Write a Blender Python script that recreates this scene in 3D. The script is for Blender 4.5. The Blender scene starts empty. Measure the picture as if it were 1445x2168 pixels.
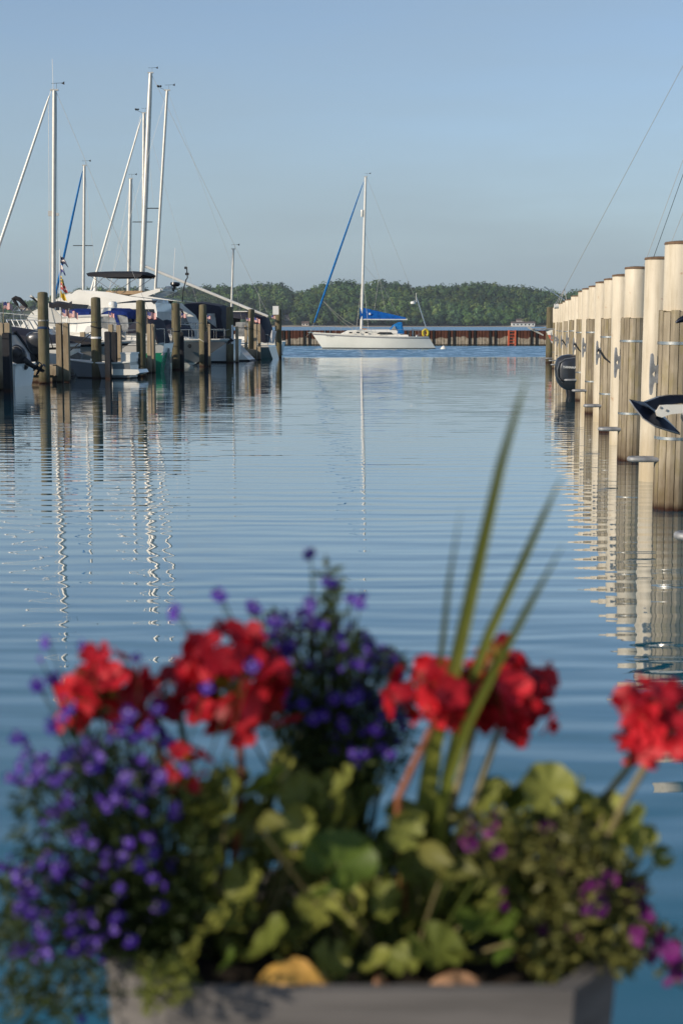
import bpy, bmesh, math, random
import numpy as np
from mathutils import Vector, Matrix

random.seed(7); np.random.seed(7)
R = math.radians
S = bpy.context.scene
COL = S.collection

# ------------------------------------------------------------------ camera
W0, H0 = 1445.0, 2168.0
FPX = 35.0 / 23.5 * H0
HORIZON = 688.0
PITCH = math.atan((H0 / 2 - HORIZON) / FPX)
CAMH = 2.0
cd = bpy.data.cameras.new('camera'); cam = bpy.data.objects.new('camera', cd); COL.objects.link(cam)
cd.sensor_fit = 'VERTICAL'; cd.sensor_height = 23.5; cd.sensor_width = 23.5; cd.lens = 35.0
cd.clip_start = 0.05; cd.clip_end = 12000
cam.location = (0, 0, CAMH); cam.rotation_euler = (math.pi / 2 - PITCH, 0, 0)
cd.dof.use_dof = True; cd.dof.focus_distance = 45.0; cd.dof.aperture_fstop = 2.8
S.camera = cam
S.render.resolution_x = 682; S.render.resolution_y = 1024

# ------------------------------------------------------------------ world, sun, exposure
SUN_EL, SUN_AZ = R(20), R(237)      # azimuth clockwise from +Y: behind the camera, to the left
wd = bpy.data.worlds.new('World'); S.world = wd; wd.use_nodes = True
wn = wd.node_tree
sky = wn.nodes.new('ShaderNodeTexSky'); sky.sky_type = 'NISHITA'; sky.sun_disc = False
sky.sun_elevation = SUN_EL; sky.sun_rotation = SUN_AZ
sky.air_density = 0.75; sky.dust_density = 0.5; sky.ozone_density = 1.8; sky.altitude = 0
bg = wn.nodes['Background']; bg.inputs[1].default_value = 0.15
# a thin even veil of haze over the whole sky: thicker the longer the path through it (1 / sin of the elevation)
def wmath(op, a, b=None):
    n = wn.nodes.new('ShaderNodeMath'); n.operation = op
    for i_, v in enumerate((a, b)):
        if v is None: continue
        if isinstance(v, (int, float)): n.inputs[i_].default_value = v
        else: wn.links.new(v, n.inputs[i_])
    return n.outputs[0]
wtc = wn.nodes.new('ShaderNodeTexCoord'); wmp = wn.nodes.new('ShaderNodeMapping'); wmp.inputs['Scale'].default_value = (2.0, 2.0, 13.0)
wnz = wn.nodes.new('ShaderNodeTexNoise'); wnz.inputs['Scale'].default_value = 1.6; wnz.inputs['Detail'].default_value = 6; wnz.inputs['Roughness'].default_value = .55
wmr = wn.nodes.new('ShaderNodeMapRange'); wmr.inputs[1].default_value = .25; wmr.inputs[2].default_value = .75; wmr.inputs[3].default_value = .050; wmr.inputs[4].default_value = .125
wsp = wn.nodes.new('ShaderNodeSeparateXYZ'); wn.links.new(wtc.outputs['Generated'], wsp.inputs[0])
wmx = wn.nodes.new('ShaderNodeMix'); wmx.data_type = 'RGBA'; wmx.inputs[7].default_value = (.355 / .15, .445 / .15, .50 / .15, 1)
wn.links.new(wtc.outputs['Generated'], wmp.inputs[0]); wn.links.new(wmp.outputs[0], wnz.inputs['Vector']); wn.links.new(wnz.outputs[0], wmr.inputs[0])
path = wmath('DIVIDE', wmr.outputs[0], wmath('MAXIMUM', wsp.outputs[2], .02))
wn.links.new(wmath('SUBTRACT', 1.0, wmath('POWER', 2.71828, wmath('MULTIPLY', path, -1.0))), wmx.inputs[0])
wn.links.new(sky.outputs[0], wmx.inputs[6]); wn.links.new(wmx.outputs[2], bg.inputs[0])
sd = bpy.data.lights.new('sun', 'SUN'); sun = bpy.data.objects.new('sun', sd); COL.objects.link(sun)
sd.energy = 4.1; sd.angle = R(0.55); sd.color = (1.0, 0.87, 0.70)
SUND = Vector((math.sin(SUN_AZ) * math.cos(SUN_EL), math.cos(SUN_AZ) * math.cos(SUN_EL), math.sin(SUN_EL)))
sun.rotation_euler = SUND.to_track_quat('Z', 'Y').to_euler()
sun.location = (-40, -30, 60)
S.view_settings.view_transform = 'Standard'; S.view_settings.look = 'None'
S.view_settings.exposure = 0.0; S.view_settings.gamma = 1.0
S.cycles.use_denoising = True
S.cycles.max_bounces = 8; S.cycles.caustics_reflective = False; S.cycles.caustics_refractive = False

# ------------------------------------------------------------------ helpers
CP, SP = math.cos(PITCH), math.sin(PITCH)
def ray(px, py):
    x = (px - W0 / 2) / FPX; y = (H0 / 2 - py) / FPX
    return Vector((x, CP + y * SP, -SP + y * CP))
def at(px, py, D):                    # point seen at a pixel, D metres ahead
    d = ray(px, py); return Vector((0, 0, CAMH)) + d * (D / d.y)
def wat(px, py, z=0.0):               # point seen at a pixel on a level
    d = ray(px, py); return Vector((0, 0, CAMH)) + d * ((z - CAMH) / d.z)
def ppm(D): return FPX / D

class MB:
    def __init__(s): s.v = []; s.f = []; s.mi = []
    def add(s, vs, fs, mi=0):
        n = len(s.v); s.v += [tuple(v) for v in vs]; s.f += [tuple(i + n for i in f) for f in fs]; s.mi += [mi] * len(fs)
        return s
    def box(s, c, d, rot=None, mi=0, taper=1.0):
        vs = []
        for z in (-.5, .5):
            k = taper if z > 0 else 1
            for x, y in ((-.5, -.5), (.5, -.5), (.5, .5), (-.5, .5)):
                p = Vector((x * d[0] * k, y * d[1] * k, z * d[2]))
                if rot is not None: p = rot @ p
                vs.append(p + Vector(c))
        return s.add(vs, [(3, 2, 1, 0), (4, 5, 6, 7), (0, 1, 5, 4), (1, 2, 6, 5), (2, 3, 7, 6), (3, 0, 4, 7)], mi)
    def tube(s, pts, r, n=8, cap=True, mi=0):
        pts = [Vector(p) for p in pts]
        rr = r if isinstance(r, (list, tuple)) else [r] * len(pts)
        vs = []; up = None
        for i, p in enumerate(pts):
            t = (pts[min(i + 1, len(pts) - 1)] - pts[max(i - 1, 0)])
            if t.length < 1e-9: t = Vector((0, 0, 1))
            t.normalize()
            if up is None:
                a = Vector((0, 0, 1)) if abs(t.z) < .9 else Vector((1, 0, 0))
                up = (a - t * a.dot(t)).normalized()
            else:
                up = (up - t * up.dot(t))
                up = up.normalized() if up.length > 1e-6 else t.orthogonal().normalized()
            b = t.cross(up)
            for k in range(n):
                an = 2 * math.pi * k / n
                vs.append(p + (up * math.cos(an) + b * math.sin(an)) * rr[i])
        fs = []
        for i in range(len(pts) - 1):
            for k in range(n):
                k2 = (k + 1) % n
                fs.append((i * n + k, i * n + k2, (i + 1) * n + k2, (i + 1) * n + k))
        if cap:
            fs.append(tuple(range(n - 1, -1, -1))); m = (len(pts) - 1) * n; fs.append(tuple(range(m, m + n)))
        return s.add(vs, fs, mi)
    def lathe(s, prof, n=16, c=(0, 0, 0), axis=None, jitter=0, mi=0):
        vs = []; fs = []; c = Vector(c); M = axis or Matrix.Identity(3)
        for r, z in prof:
            for k in range(n):
                an = 2 * math.pi * k / n
                q = r * (1 + jitter * math.sin(an * 3 + z * 1.7) * .6 + jitter * math.sin(an * 5 - z * 3.1) * .4)
                vs.append(c + M @ Vector((q * math.cos(an), q * math.sin(an), z)))
        for i in range(len(prof) - 1):
            for k in range(n):
                k2 = (k + 1) % n
                fs.append((i * n + k, i * n + k2, (i + 1) * n + k2, (i + 1) * n + k))
        fs.append(tuple(range(n - 1, -1, -1))); m = (len(prof) - 1) * n; fs.append(tuple(range(m, m + n)))
        return s.add(vs, fs, mi)
    def grid(s, rows, closed=False, mi=0):      # rows of equally many points
        n = len(rows[0]); vs = [p for r in rows for p in r]; fs = []
        for i in range(len(rows) - 1):
            for k in range(n if closed else n - 1):
                k2 = (k + 1) % n
                fs.append((i * n + k, i * n + k2, (i + 1) * n + k2, (i + 1) * n + k))
        return s.add(vs, fs, mi)
    def poly(s, pts, mi=0): return s.add(pts, [tuple(range(len(pts)))], mi)
    def prism(s, pts, off, mi=0):               # outline extruded by a vector
        off = Vector(off); n = len(pts); vs = [Vector(p) for p in pts] + [Vector(p) + off for p in pts]
        fs = [tuple(range(n - 1, -1, -1)), tuple(range(n, 2 * n))] + [(k, (k + 1) % n, n + (k + 1) % n, n + k) for k in range(n)]
        return s.add(vs, fs, mi)
    def mesh(s, name, mats, smooth=False, inv=None):
        me = bpy.data.meshes.new(name)
        vs = s.v if inv is None else [tuple(inv @ Vector(v)) for v in s.v]
        me.from_pydata(vs, [], s.f)
        for m in (mats if isinstance(mats, (list, tuple)) else [mats]): me.materials.append(m)
        if any(s.mi): me.polygons.foreach_set('material_index', s.mi)
        bm = bmesh.new(); bm.from_mesh(me); bmesh.ops.recalc_face_normals(bm, faces=bm.faces); bm.to_mesh(me); bm.free()
        if smooth:
            me.polygons.foreach_set('use_smooth', [True] * len(me.polygons))
            if smooth != 'all': me.set_sharp_from_angle(angle=R(38))
        me.update()
        return me

def link(name, data, parent=None, label=None, cat=None, group=None, kind=None):
    o = bpy.data.objects.new(name, data); COL.objects.link(o)
    if parent is not None: o.parent = parent
    if label: o['label'] = label
    if cat: o['category'] = cat
    if group: o['group'] = group
    if kind: o['kind'] = kind
    return o
class T:                               # a thing: an empty with parts
    def __init__(s, name, label, cat, loc=(0, 0, 0), rz=0.0, group=None):
        s.o = link(name, None, None, label, cat, group)
        s.o.empty_display_size = .1
        s.o.location = loc; s.o.rotation_euler = (0, 0, rz)
        s.M = Matrix.Translation(Vector(loc)) @ Matrix.Rotation(rz, 4, 'Z'); s.I = s.M.inverted()
    def part(s, name, mb, mat, world=False, parent=None, smooth=True, label=None, kind=None):
        me = mb.mesh(name, mat, smooth, s.I if world else None)
        return link(name, me, parent or s.o, label, kind=kind)
    def place(s, name, me, M, world=False, parent=None, kind=None):
        o = link(name, me, parent or s.o, kind=kind); o.matrix_local = (s.I @ M) if world else M
        return o
    def loc(s, p): return s.I @ Vector(p)
def solo(name, mb, mat, label=None, cat=None, group=None, kind=None, smooth=True):
    c = Vector((0, 0, 0))
    if not kind == 'structure' and mb.v:
        a = np.array(mb.v); c = Vector(((a[:, 0].min() + a[:, 0].max()) / 2, (a[:, 1].min() + a[:, 1].max()) / 2, a[:, 2].min()))
    o = link(name, mb.mesh(name, mat, smooth, Matrix.Translation(-c)), None, label, cat, group, kind); o.location = c
    return o

# ------------------------------------------------------------------ materials
def nodes(name):
    m = bpy.data.materials.new(name); m.use_nodes = True; nt = m.node_tree
    return m, nt, nt.nodes['Principled BSDF']
def N(nt, t, **k):
    n = nt.nodes.new(t)
    for a, b in k.items(): setattr(n, a, b)
    return n
def mth(nt, op, a, b=None, c=None):
    n = N(nt, 'ShaderNodeMath', operation=op)
    for i, v in enumerate((a, b, c)):
        if v is None: continue
        if isinstance(v, (int, float)): n.inputs[i].default_value = v
        else: nt.links.new(v, n.inputs[i])
    return n.outputs[0]
def noise(nt, vec, scale, detail=3, rough=.55, sc=None):
    if sc is not None:
        mp = N(nt, 'ShaderNodeMapping'); mp.inputs['Scale'].default_value = sc; nt.links.new(vec, mp.inputs[0]); vec = mp.outputs[0]
    n = N(nt, 'ShaderNodeTexNoise'); n.inputs['Scale'].default_value = scale; n.inputs['Detail'].default_value = detail
    n.inputs['Roughness'].default_value = rough; nt.links.new(vec, n.inputs['Vector'])
    return n
def ramp(nt, fac, stops):
    n = N(nt, 'ShaderNodeValToRGB'); e = n.color_ramp.elements
    while len(e) > 1: e.remove(e[0])
    e[0].position = stops[0][0]; e[0].color = (*stops[0][1], 1)
    for p, c in stops[1:]:
        q = e.new(p); q.color = (*c, 1)
    nt.links.new(fac, n.inputs[0]); return n.outputs[0]
def mixc(nt, fac, a, b, blend='MIX'):
    n = N(nt, 'ShaderNodeMix', data_type='RGBA', blend_type=blend)
    for i, v in ((0, fac), (6, a), (7, b)):
        if isinstance(v, (int, float)): n.inputs[i].default_value = v
        elif isinstance(v, tuple): n.inputs[i].default_value = (*v, 1)
        else: nt.links.new(v, n.inputs[i])
    return n.outputs[2]
def bump(nt, bsdf, h, strength=.3, dist=.01):
    b = N(nt, 'ShaderNodeBump'); b.inputs['Strength'].default_value = strength; b.inputs['Distance'].default_value = dist
    nt.links.new(h, b.inputs['Height']); nt.links.new(b.outputs[0], bsdf.inputs['Normal'])
def plain(name, col, rough=.5, metal=0.0, var=.12, scale=4.0, coat=0, bmp=0, spec=.5, sc=None):
    m, nt, b = nodes(name)
    tc = N(nt, 'ShaderNodeTexCoord'); n = noise(nt, tc.outputs['Object'], scale, 4, .6, sc)
    lo = tuple(max(0, c * (1 - var * 1.6)) for c in col); hi = tuple(min(1, c * (1 + var)) for c in col)
    nt.links.new(ramp(nt, n.outputs[0], [(.3, lo), (.7, hi)]), b.inputs['Base Color'])
    b.inputs['Roughness'].default_value = rough; b.inputs['Metallic'].default_value = metal
    b.inputs['Coat Weight'].default_value = coat; b.inputs['Specular IOR Level'].default_value = spec
    if bmp: bump(nt, b, n.outputs[0], bmp, .01)
    return m
def leafmat(name, lo, hi, trans=.3, scale=25, rough=.5, sheen=0):
    m, nt, b = nodes(name)
    gi = N(nt, 'ShaderNodeObjectInfo'); tc = N(nt, 'ShaderNodeTexCoord')
    n = noise(nt, tc.outputs['Object'], scale, 3)
    f = mth(nt, 'ADD', mth(nt, 'MULTIPLY', n.outputs[0], .6), mth(nt, 'MULTIPLY', gi.outputs['Random'], .5))
    c = ramp(nt, f, [(.25, lo), (.8, hi)])
    nt.links.new(c, b.inputs['Base Color']); b.inputs['Roughness'].default_value = rough
    b.inputs['Specular IOR Level'].default_value = .3
    t = N(nt, 'ShaderNodeBsdfTranslucent'); nt.links.new(c, t.inputs[0])
    mx = N(nt, 'ShaderNodeMixShader'); mx.inputs[0].default_value = trans
    nt.links.new(b.outputs[0], mx.inputs[1]); nt.links.new(t.outputs[0], mx.inputs[2])
    nt.links.new(mx.outputs[0], nt.nodes['Material Output'].inputs[0])
    return m
def woodmat(name, lo, hi, zscale=.12, scale=14, rough=.85, stain=None, moss=None, bmp=.5):
    m, nt, b = nodes(name)
    g = N(nt, 'ShaderNodeNewGeometry'); tc = N(nt, 'ShaderNodeTexCoord'); oi = N(nt, 'ShaderNodeObjectInfo')
    off = N(nt, 'ShaderNodeVectorMath', operation='ADD'); nt.links.new(tc.outputs['Object'], off.inputs[0])
    cx = N(nt, 'ShaderNodeCombineXYZ')
    nt.links.new(mth(nt, 'MULTIPLY', oi.outputs['Random'], 40), cx.inputs[0]); nt.links.new(mth(nt, 'MULTIPLY', oi.outputs['Random'], 17), cx.inputs[2])
    nt.links.new(cx.outputs[0], off.inputs[1])
    n = noise(nt, off.outputs[0], scale, 6, .65, (1, 1, zscale)); n2 = noise(nt, off.outputs[0], 2.3, 3)
    f = mth(nt, 'ADD', mth(nt, 'MULTIPLY', n.outputs[0], .7), mth(nt, 'ADD', mth(nt, 'MULTIPLY', n2.outputs[0], .3), mth(nt, 'MULTIPLY', mth(nt, 'SUBTRACT', oi.outputs['Random'], .5), .18)))
    c = ramp(nt, f, [(.3, lo), (.52, tuple((a + d) / 2 for a, d in zip(lo, hi))), (.72, hi)])
    sep = N(nt, 'ShaderNodeSeparateXYZ'); nt.links.new(g.outputs['Position'], sep.inputs[0]); z = sep.outputs[2]
    if moss:
        ms = noise(nt, off.outputs[0], 6, 4, .6, (1, 1, .5))
        c = mixc(nt, mth(nt, 'MULTIPLY', ramp(nt, ms.outputs[0], [(.5, (0, 0, 0)), (.68, (1, 1, 1))]), .7), c, moss)
    if stain:
        ns = noise(nt, off.outputs[0], 5, 4, .7, (1.5, 1.5, .35))
        h = mth(nt, 'ADD', z, mth(nt, 'MULTIPLY', mth(nt, 'SUBTRACT', ns.outputs[0], .5), .9))
        c = mixc(nt, mth(nt, 'MULTIPLY', ramp(nt, h, [(0.12, (1, 1, 1)), (.55, (0, 0, 0))]), .7), c, stain)
        h2 = mth(nt, 'ADD', z, mth(nt, 'MULTIPLY', mth(nt, 'SUBTRACT', ns.outputs[0], .5), .12))
        c = mixc(nt, ramp(nt, h2, [(.02, (1, 1, 1)), (.09, (0, 0, 0))]), c, (.035, .014, .008))
    nt.links.new(c, b.inputs['Base Color']); b.inputs['Roughness'].default_value = rough
    b.inputs['Specular IOR Level'].default_value = .25
    bump(nt, b, n.outputs[0], bmp, .012)
    return m

M = {}
M['white'] = plain('white_gelcoat', (.78, .76, .70), .25, var=.05, scale=1.2, coat=.3)
M['cream_hull'] = plain('cream_gelcoat', (.86, .84, .77), .3, var=.04, scale=.8, coat=.3)
M['deckwhite'] = plain('deck_white', (.72, .70, .64), .5, var=.08, scale=3)
M['grey_hull'] = plain('grey_gelcoat', (.19, .20, .21), .3, var=.08, scale=1, coat=.3)
M['ltgrey_hull'] = plain('light_grey_gelcoat', (.50, .48, .43), .3, var=.06, scale=1, coat=.3)
M['green_hull'] = plain('green_gelcoat', (.018, .30, .15), .25, var=.1, scale=1, coat=.4)
M['navy_hull'] = plain('navy_gelcoat', (.012, .030, .042), .22, var=.1, scale=1, coat=.4)
M['navy'] = plain('navy_canvas', (.012, .014, .030), .8, var=.2, scale=6, bmp=.3)
M['black_canvas'] = plain('black_canvas', (.012, .012, .016), .8, var=.2, scale=6, bmp=.3)
M['blue_canvas'] = plain('blue_canvas', (.006, .11, .42), .8, var=.2, scale=5, bmp=.5, spec=.15)
M['royal_canvas'] = plain('royal_canvas', (.010, .03, .17), .8, var=.2, scale=5, bmp=.5, spec=.15)
M['sky_canvas'] = plain('azure_canvas', (.012, .16, .44), .8, var=.2, scale=5, bmp=.4, spec=.15)
M['black'] = plain('black_plastic', (.010, .010, .012), .3, var=.2)
M['cowl'] = plain('charcoal_cowl', (.050, .053, .060), .28, metal=.5, var=.1, scale=2, coat=.5)
M['greymetal'] = plain('grey_drive_metal', (.25, .25, .25), .35, metal=.6, var=.2)
M['galv'] = plain('galvanised_steel', (.33, .335, .34), .6, metal=.35, var=.3, scale=9)
M['steel'] = plain('stainless_steel', (.62, .62, .60), .22, metal=.9, var=.1)
M['alu'] = plain('mast_aluminium', (.60, .58, .53), .4, metal=.35, var=.08)
M['mastwhite'] = plain('white_mast_paint', (.74, .72, .66), .4, var=.06)
M['wire'] = plain('rigging_wire', (.42, .41, .38), .4, metal=.4, var=.05)
M['rope'] = plain('rope', (.45, .42, .34), .9, var=.2, scale=30)
M['darkrope'] = plain('dark_rope', (.02, .022, .025), .9, var=.2, scale=30)
M['glass'] = plain('tinted_glass', (.012, .014, .016), .06, var=.1)
M['vinyl'] = plain('clear_vinyl', (.30, .31, .31), .12, var=.35, scale=3)
M['red'] = plain('red_paint', (.45, .03, .02), .4, var=.1)
M['orange'] = plain('orange_paint', (.62, .13, .06), .6, var=.2, scale=5)
M['yellow'] = plain('yellow_plastic', (.62, .48, .03), .6, var=.15)
M['antifoul'] = plain('antifouling', (.03, .028, .03), .7, var=.2)
M['stripe'] = plain('grey_stripe', (.20, .20, .23), .35, var=.05)
M['teak'] = plain('teak', (.30, .14, .05), .6, var=.2, scale=8)
M['brown'] = plain('tan_trim', (.36, .24, .13), .6, var=.1)
M['f_red'] = plain('flag_red', (.52, .10, .09), .8, var=.05); M['f_white'] = plain('flag_white', (.74, .66, .62), .8, var=.05)
M['f_blue'] = plain('flag_blue', (.06, .07, .22), .8, var=.05); M['f_yellow'] = plain('flag_yellow', (.66, .46, .04), .8, var=.05)
M['f_navy'] = plain('flag_navy', (.02, .03, .07), .8, var=.05)
M['sign'] = plain('sign_white', (.80, .79, .76), .5, var=.04)
M['mast_dark'] = plain('black_fitting', (.02, .02, .02), .5)
M['cream'] = None
def sleeve_mat():
    m, nt, b = nodes('cream_pile_sleeve')
    tc = N(nt, 'ShaderNodeTexCoord'); oi = N(nt, 'ShaderNodeObjectInfo'); g = N(nt, 'ShaderNodeNewGeometry')
    off = N(nt, 'ShaderNodeVectorMath', operation='ADD'); nt.links.new(tc.outputs['Object'], off.inputs[0]); nt.links.new(oi.outputs['Random'], off.inputs[1])
    n = noise(nt, off.outputs[0], 3, 5, .6, (1, 1, .4)); n2 = noise(nt, off.outputs[0], 7, 5, .7)
    c = ramp(nt, n.outputs[0], [(.3, (.57, .49, .365)), (.7, (.73, .645, .50))])
    c = mixc(nt, mth(nt, 'MULTIPLY', ramp(nt, n2.outputs[0], [(.64, (0, 0, 0)), (.72, (1, 1, 1))]), .6), c, (.42, .21, .10))
    dr = noise(nt, off.outputs[0], 9, 5, .7, (1.6, 1.6, .12))          # streaks of dirt running down
    c = mixc(nt, mth(nt, 'MULTIPLY', ramp(nt, dr.outputs[0], [(.52, (0, 0, 0)), (.72, (1, 1, 1))]), .45), c, (.34, .27, .16))
    sep = N(nt, 'ShaderNodeSeparateXYZ'); nt.links.new(g.outputs['Position'], sep.inputs[0])
    hz_ = mth(nt, 'ADD', sep.outputs[2], mth(nt, 'MULTIPLY', mth(nt, 'SUBTRACT', n.outputs[0], .5), 1.2))
    c = mixc(nt, mth(nt, 'MULTIPLY', ramp(nt, hz_, [(.05, (1, 1, 1)), (.55, (0, 0, 0))]), .5), c, (.40, .29, .14))
    nt.links.new(c, b.inputs['Base Color']); b.inputs['Roughness'].default_value = .55
    bump(nt, b, n2.outputs[0], .12, .01)
    return m
M['cream'] = sleeve_mat()
M['stave'] = woodmat('stave_wood', (.14, .112, .074), (.45, .38, .275), stain=(.10, .065, .035), moss=(.27, .22, .10))
M['pile'] = woodmat('round_pile_wood', (.065, .055, .034), (.215, .185, .115), stain=(.04, .03, .018), moss=(.14, .13, .055))
M['pilecap'] = plain('pile_cap', (.16, .10, .06), .9, var=.3, scale=12, bmp=.5)
M['post'] = woodmat('post_wood', (.22, .17, .11), (.42, .345, .24), stain=(.10, .07, .045))
M['plank'] = woodmat('dock_plank_wood', (.20, .16, .11), (.40, .33, .24), zscale=1)
M['planter'] = plain('grey_planter_wood', (.15, .142, .138), .85, var=.22, scale=9, bmp=.4, sc=(.25, 1, 3))
M['soil'] = plain('soil', (.03, .02, .013), 1, var=.4, scale=30, bmp=1)

# ------------------------------------------------------------------ water
def water_mat():
    m, nt, b = nodes('lake_water')
    b.inputs['Base Color'].default_value = (.002, .108, .160, 1); b.inputs['IOR'].default_value = 1.34
    b.inputs['Coat Weight'].default_value = 1.0; b.inputs['Coat IOR'].default_value = 1.38; b.inputs['Coat Roughness'].default_value = .012
    g = N(nt, 'ShaderNodeNewGeometry'); P = g.outputs['Position']
    sep = N(nt, 'ShaderNodeSeparateXYZ'); nt.links.new(P, sep.inputs[0]); X, Y = sep.outputs[0], sep.outputs[1]
    def sgn(n): return mth(nt, 'SUBTRACT', mth(nt, 'MULTIPLY', n.outputs[0], 2), 1)
    def ns(sx, sy, d=2, r=.5):
        return noise(nt, P, 1.0, d, r, (sx, sy, 1))
    warp = sgn(ns(.16, .30, 2)); warp2 = sgn(ns(.5, .8, 2))
    ph = mth(nt, 'ADD', mth(nt, 'MULTIPLY', Y, 12.5), mth(nt, 'ADD', mth(nt, 'MULTIPLY', warp, 11.0), mth(nt, 'MULTIPLY', warp2, 2.6)))
    w1 = mth(nt, 'SINE', ph)
    amp = ramp(nt, ns(.10, .22, 2).outputs[0], [(.3, (.25,) * 3), (.7, (1, 1, 1))])
    sy = mth(nt, 'MULTIPLY', mth(nt, 'MULTIPLY', w1, amp), .026)
    ph2 = mth(nt, 'ADD', mth(nt, 'MULTIPLY', Y, 24.0), mth(nt, 'ADD', mth(nt, 'MULTIPLY', warp, -9.0), mth(nt, 'MULTIPLY', warp2, 4.5)))
    amp2 = ramp(nt, ns(.13, .4, 2).outputs[0], [(.35, (.1,) * 3), (.65, (1, 1, 1))])
    sy = mth(nt, 'ADD', sy, mth(nt, 'MULTIPLY', mth(nt, 'MULTIPLY', mth(nt, 'SINE', ph2), amp2), .013))
    sy = mth(nt, 'ADD', sy, mth(nt, 'MULTIPLY', sgn(ns(.5, 3.3, 3)), .026))
    sy = mth(nt, 'ADD', sy, mth(nt, 'MULTIPLY', sgn(ns(1.6, 7.5, 2)), .014))
    sx = mth(nt, 'MULTIPLY', sgn(ns(.8, 3.3, 2)), .0032)
    sx = mth(nt, 'ADD', sx, mth(nt, 'MULTIPLY', sgn(ns(3.0, 9.0, 2)), .0017))
    # calm harbour falls off a little with distance, wind-ruffled lake beyond
    edge = mth(nt, 'ADD', Y, mth(nt, 'MULTIPLY', sgn(ns(.05, .05, 2)), 7))
    ruf = ramp(nt, mth(nt, 'DIVIDE', edge, 200.0), [(.479, (0, 0, 0)), (.487, (1, 1, 1))])
    calm = mth(nt, 'SUBTRACT', 1.0, ruf)
    far = ramp(nt, mth(nt, 'DIVIDE', Y, 100.0), [(.08, (1.3,) * 3), (.20, (.95,) * 3), (.55, (.30,) * 3)])
    fary = ramp(nt, mth(nt, 'DIVIDE', Y, 100.0), [(.08, (1.3,) * 3), (.20, (.95,) * 3), (.50, (.45,) * 3), (.62, (.45,) * 3), (.85, (.8,) * 3)])
    sy = mth(nt, 'MULTIPLY', mth(nt, 'MULTIPLY', sy, calm), fary); sx = mth(nt, 'MULTIPLY', mth(nt, 'MULTIPLY', sx, calm), far)
    rs = mth(nt, 'ADD', mth(nt, 'MULTIPLY', sgn(ns(.9, .22, 3, .65)), .17), mth(nt, 'MULTIPLY', sgn(ns(3, 1.1, 2)), .10))
    rs = mth(nt, 'ADD', rs, .15)                      # wave faces turned to the viewer are what shows at this angle
    sy = mth(nt, 'ADD', sy, mth(nt, 'MULTIPLY', rs, ruf))
    sx = mth(nt, 'ADD', sx, mth(nt, 'MULTIPLY', mth(nt, 'MULTIPLY', sgn(ns(2, .6, 2)), .10), ruf))
    cb = N(nt, 'ShaderNodeCombineXYZ'); nt.links.new(sx, cb.inputs[0]); nt.links.new(mth(nt, 'MULTIPLY', sy, -1.0), cb.inputs[1]); cb.inputs[2].default_value = 1
    nm = N(nt, 'ShaderNodeVectorMath', operation='NORMALIZE'); nt.links.new(cb.outputs[0], nm.inputs[0])
    nt.links.new(nm.outputs[0], b.inputs['Normal']); nt.links.new(nm.outputs[0], b.inputs['Coat Normal'])
    rgh = mth(nt, 'ADD', mth(nt, 'MULTIPLY', ruf, .16), .012); nt.links.new(rgh, b.inputs['Roughness']); nt.links.new(rgh, b.inputs['Coat Roughness'])
    return m
mb = MB()
xs = [-6000, -400, -60, 60, 400, 6000]; ys = [-300, -40, 150, 700, 1640, 2600]
mb.grid([[(x, y, 0) for x in xs] for y in ys])
o = solo('water', mb, water_mat(), kind='structure', smooth=False)
mb = MB(); mb.grid([[(x, y, -4.0) for x in (-9000, 0, 9000)] for y in (-500, 1500, 11000)])
solo('ground', mb, plain('lake_bed', (.10, .09, .07), .9), kind='structure', smooth=False)

# ------------------------------------------------------------------ far shore: hills, beach, woods, houses
SHORE = 1610.0
SIL = [(-500, 640), (-200, 632), (0, 634), (60, 632), (110, 622), (160, 613), (220, 611), (300, 610), (350, 616), (400, 610), (450, 608), (520, 602), (565, 598), (600, 604), (622, 621), (640, 613), (680, 604), (720, 595), (760, 602), (800, 597), (850, 604), (900, 609), (960, 603), (1015, 597), (1060, 603), (1120, 610), (1160, 619), (1200, 620), (1250, 615), (1320, 610), (1450, 612), (1700, 618), (2000, 622)]
def ridge(px):
    for (a, ya), (b, yb) in zip(SIL, SIL[1:]):
        if a <= px <= b: return ya + (yb - ya) * (px - a) / (b - a)
    return 625
DR = 1960.0
def pxof(x, y): return W0 / 2 + x / y * FPX
def ground_z(x, y):
    px = pxof(x, y)
    top = at(px, ridge(px) + 6, DR).z - 13.0       # the crowns stand on the ground
    t = (y - SHORE) / (DR - SHORE)
    if t <= 0: return -.5
    t = min(t, 1.25)
    k = t * t * (3 - 2 * t) if t < 1 else 1
    lump = 3.0 * math.sin(x * .021 + y * .013) * min(1, t * 3) * max(0, 1 - t)
    return max(.3, .8 + top * k + lump)
mb = MB(); rows = []
for y in [SHORE - 4, SHORE, SHORE + 6, SHORE + 15] + list(np.linspace(SHORE + 30, DR + 90, 18)):
    rows.append([(x, y, ground_z(x, y) if y > SHORE else -.6) for x in np.linspace(-1100, 1100, 130)])
mb.grid(rows)
m_hill, nt, b = nodes('hill_ground')
g = N(nt, 'ShaderNodeNewGeometry'); sep = N(nt, 'ShaderNodeSeparateXYZ'); nt.links.new(g.outputs['Position'], sep.inputs[0])
n = noise(nt, g.outputs['Position'], .03, 4)
c = ramp(nt, n.outputs[0], [(.3, (.045, .065, .025)), (.7, (.10, .115, .045))])
c = mixc(nt, ramp(nt, mth(nt, 'DIVIDE', sep.outputs[2], 10), [(.12, (1, 1, 1)), (.2, (0, 0, 0))]), c, (.36, .30, .22))
nt.links.new(c, b.inputs['Base Color']); b.inputs['Roughness'].default_value = .95
solo('hills', mb, m_hill, kind='structure', smooth='all')

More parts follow.
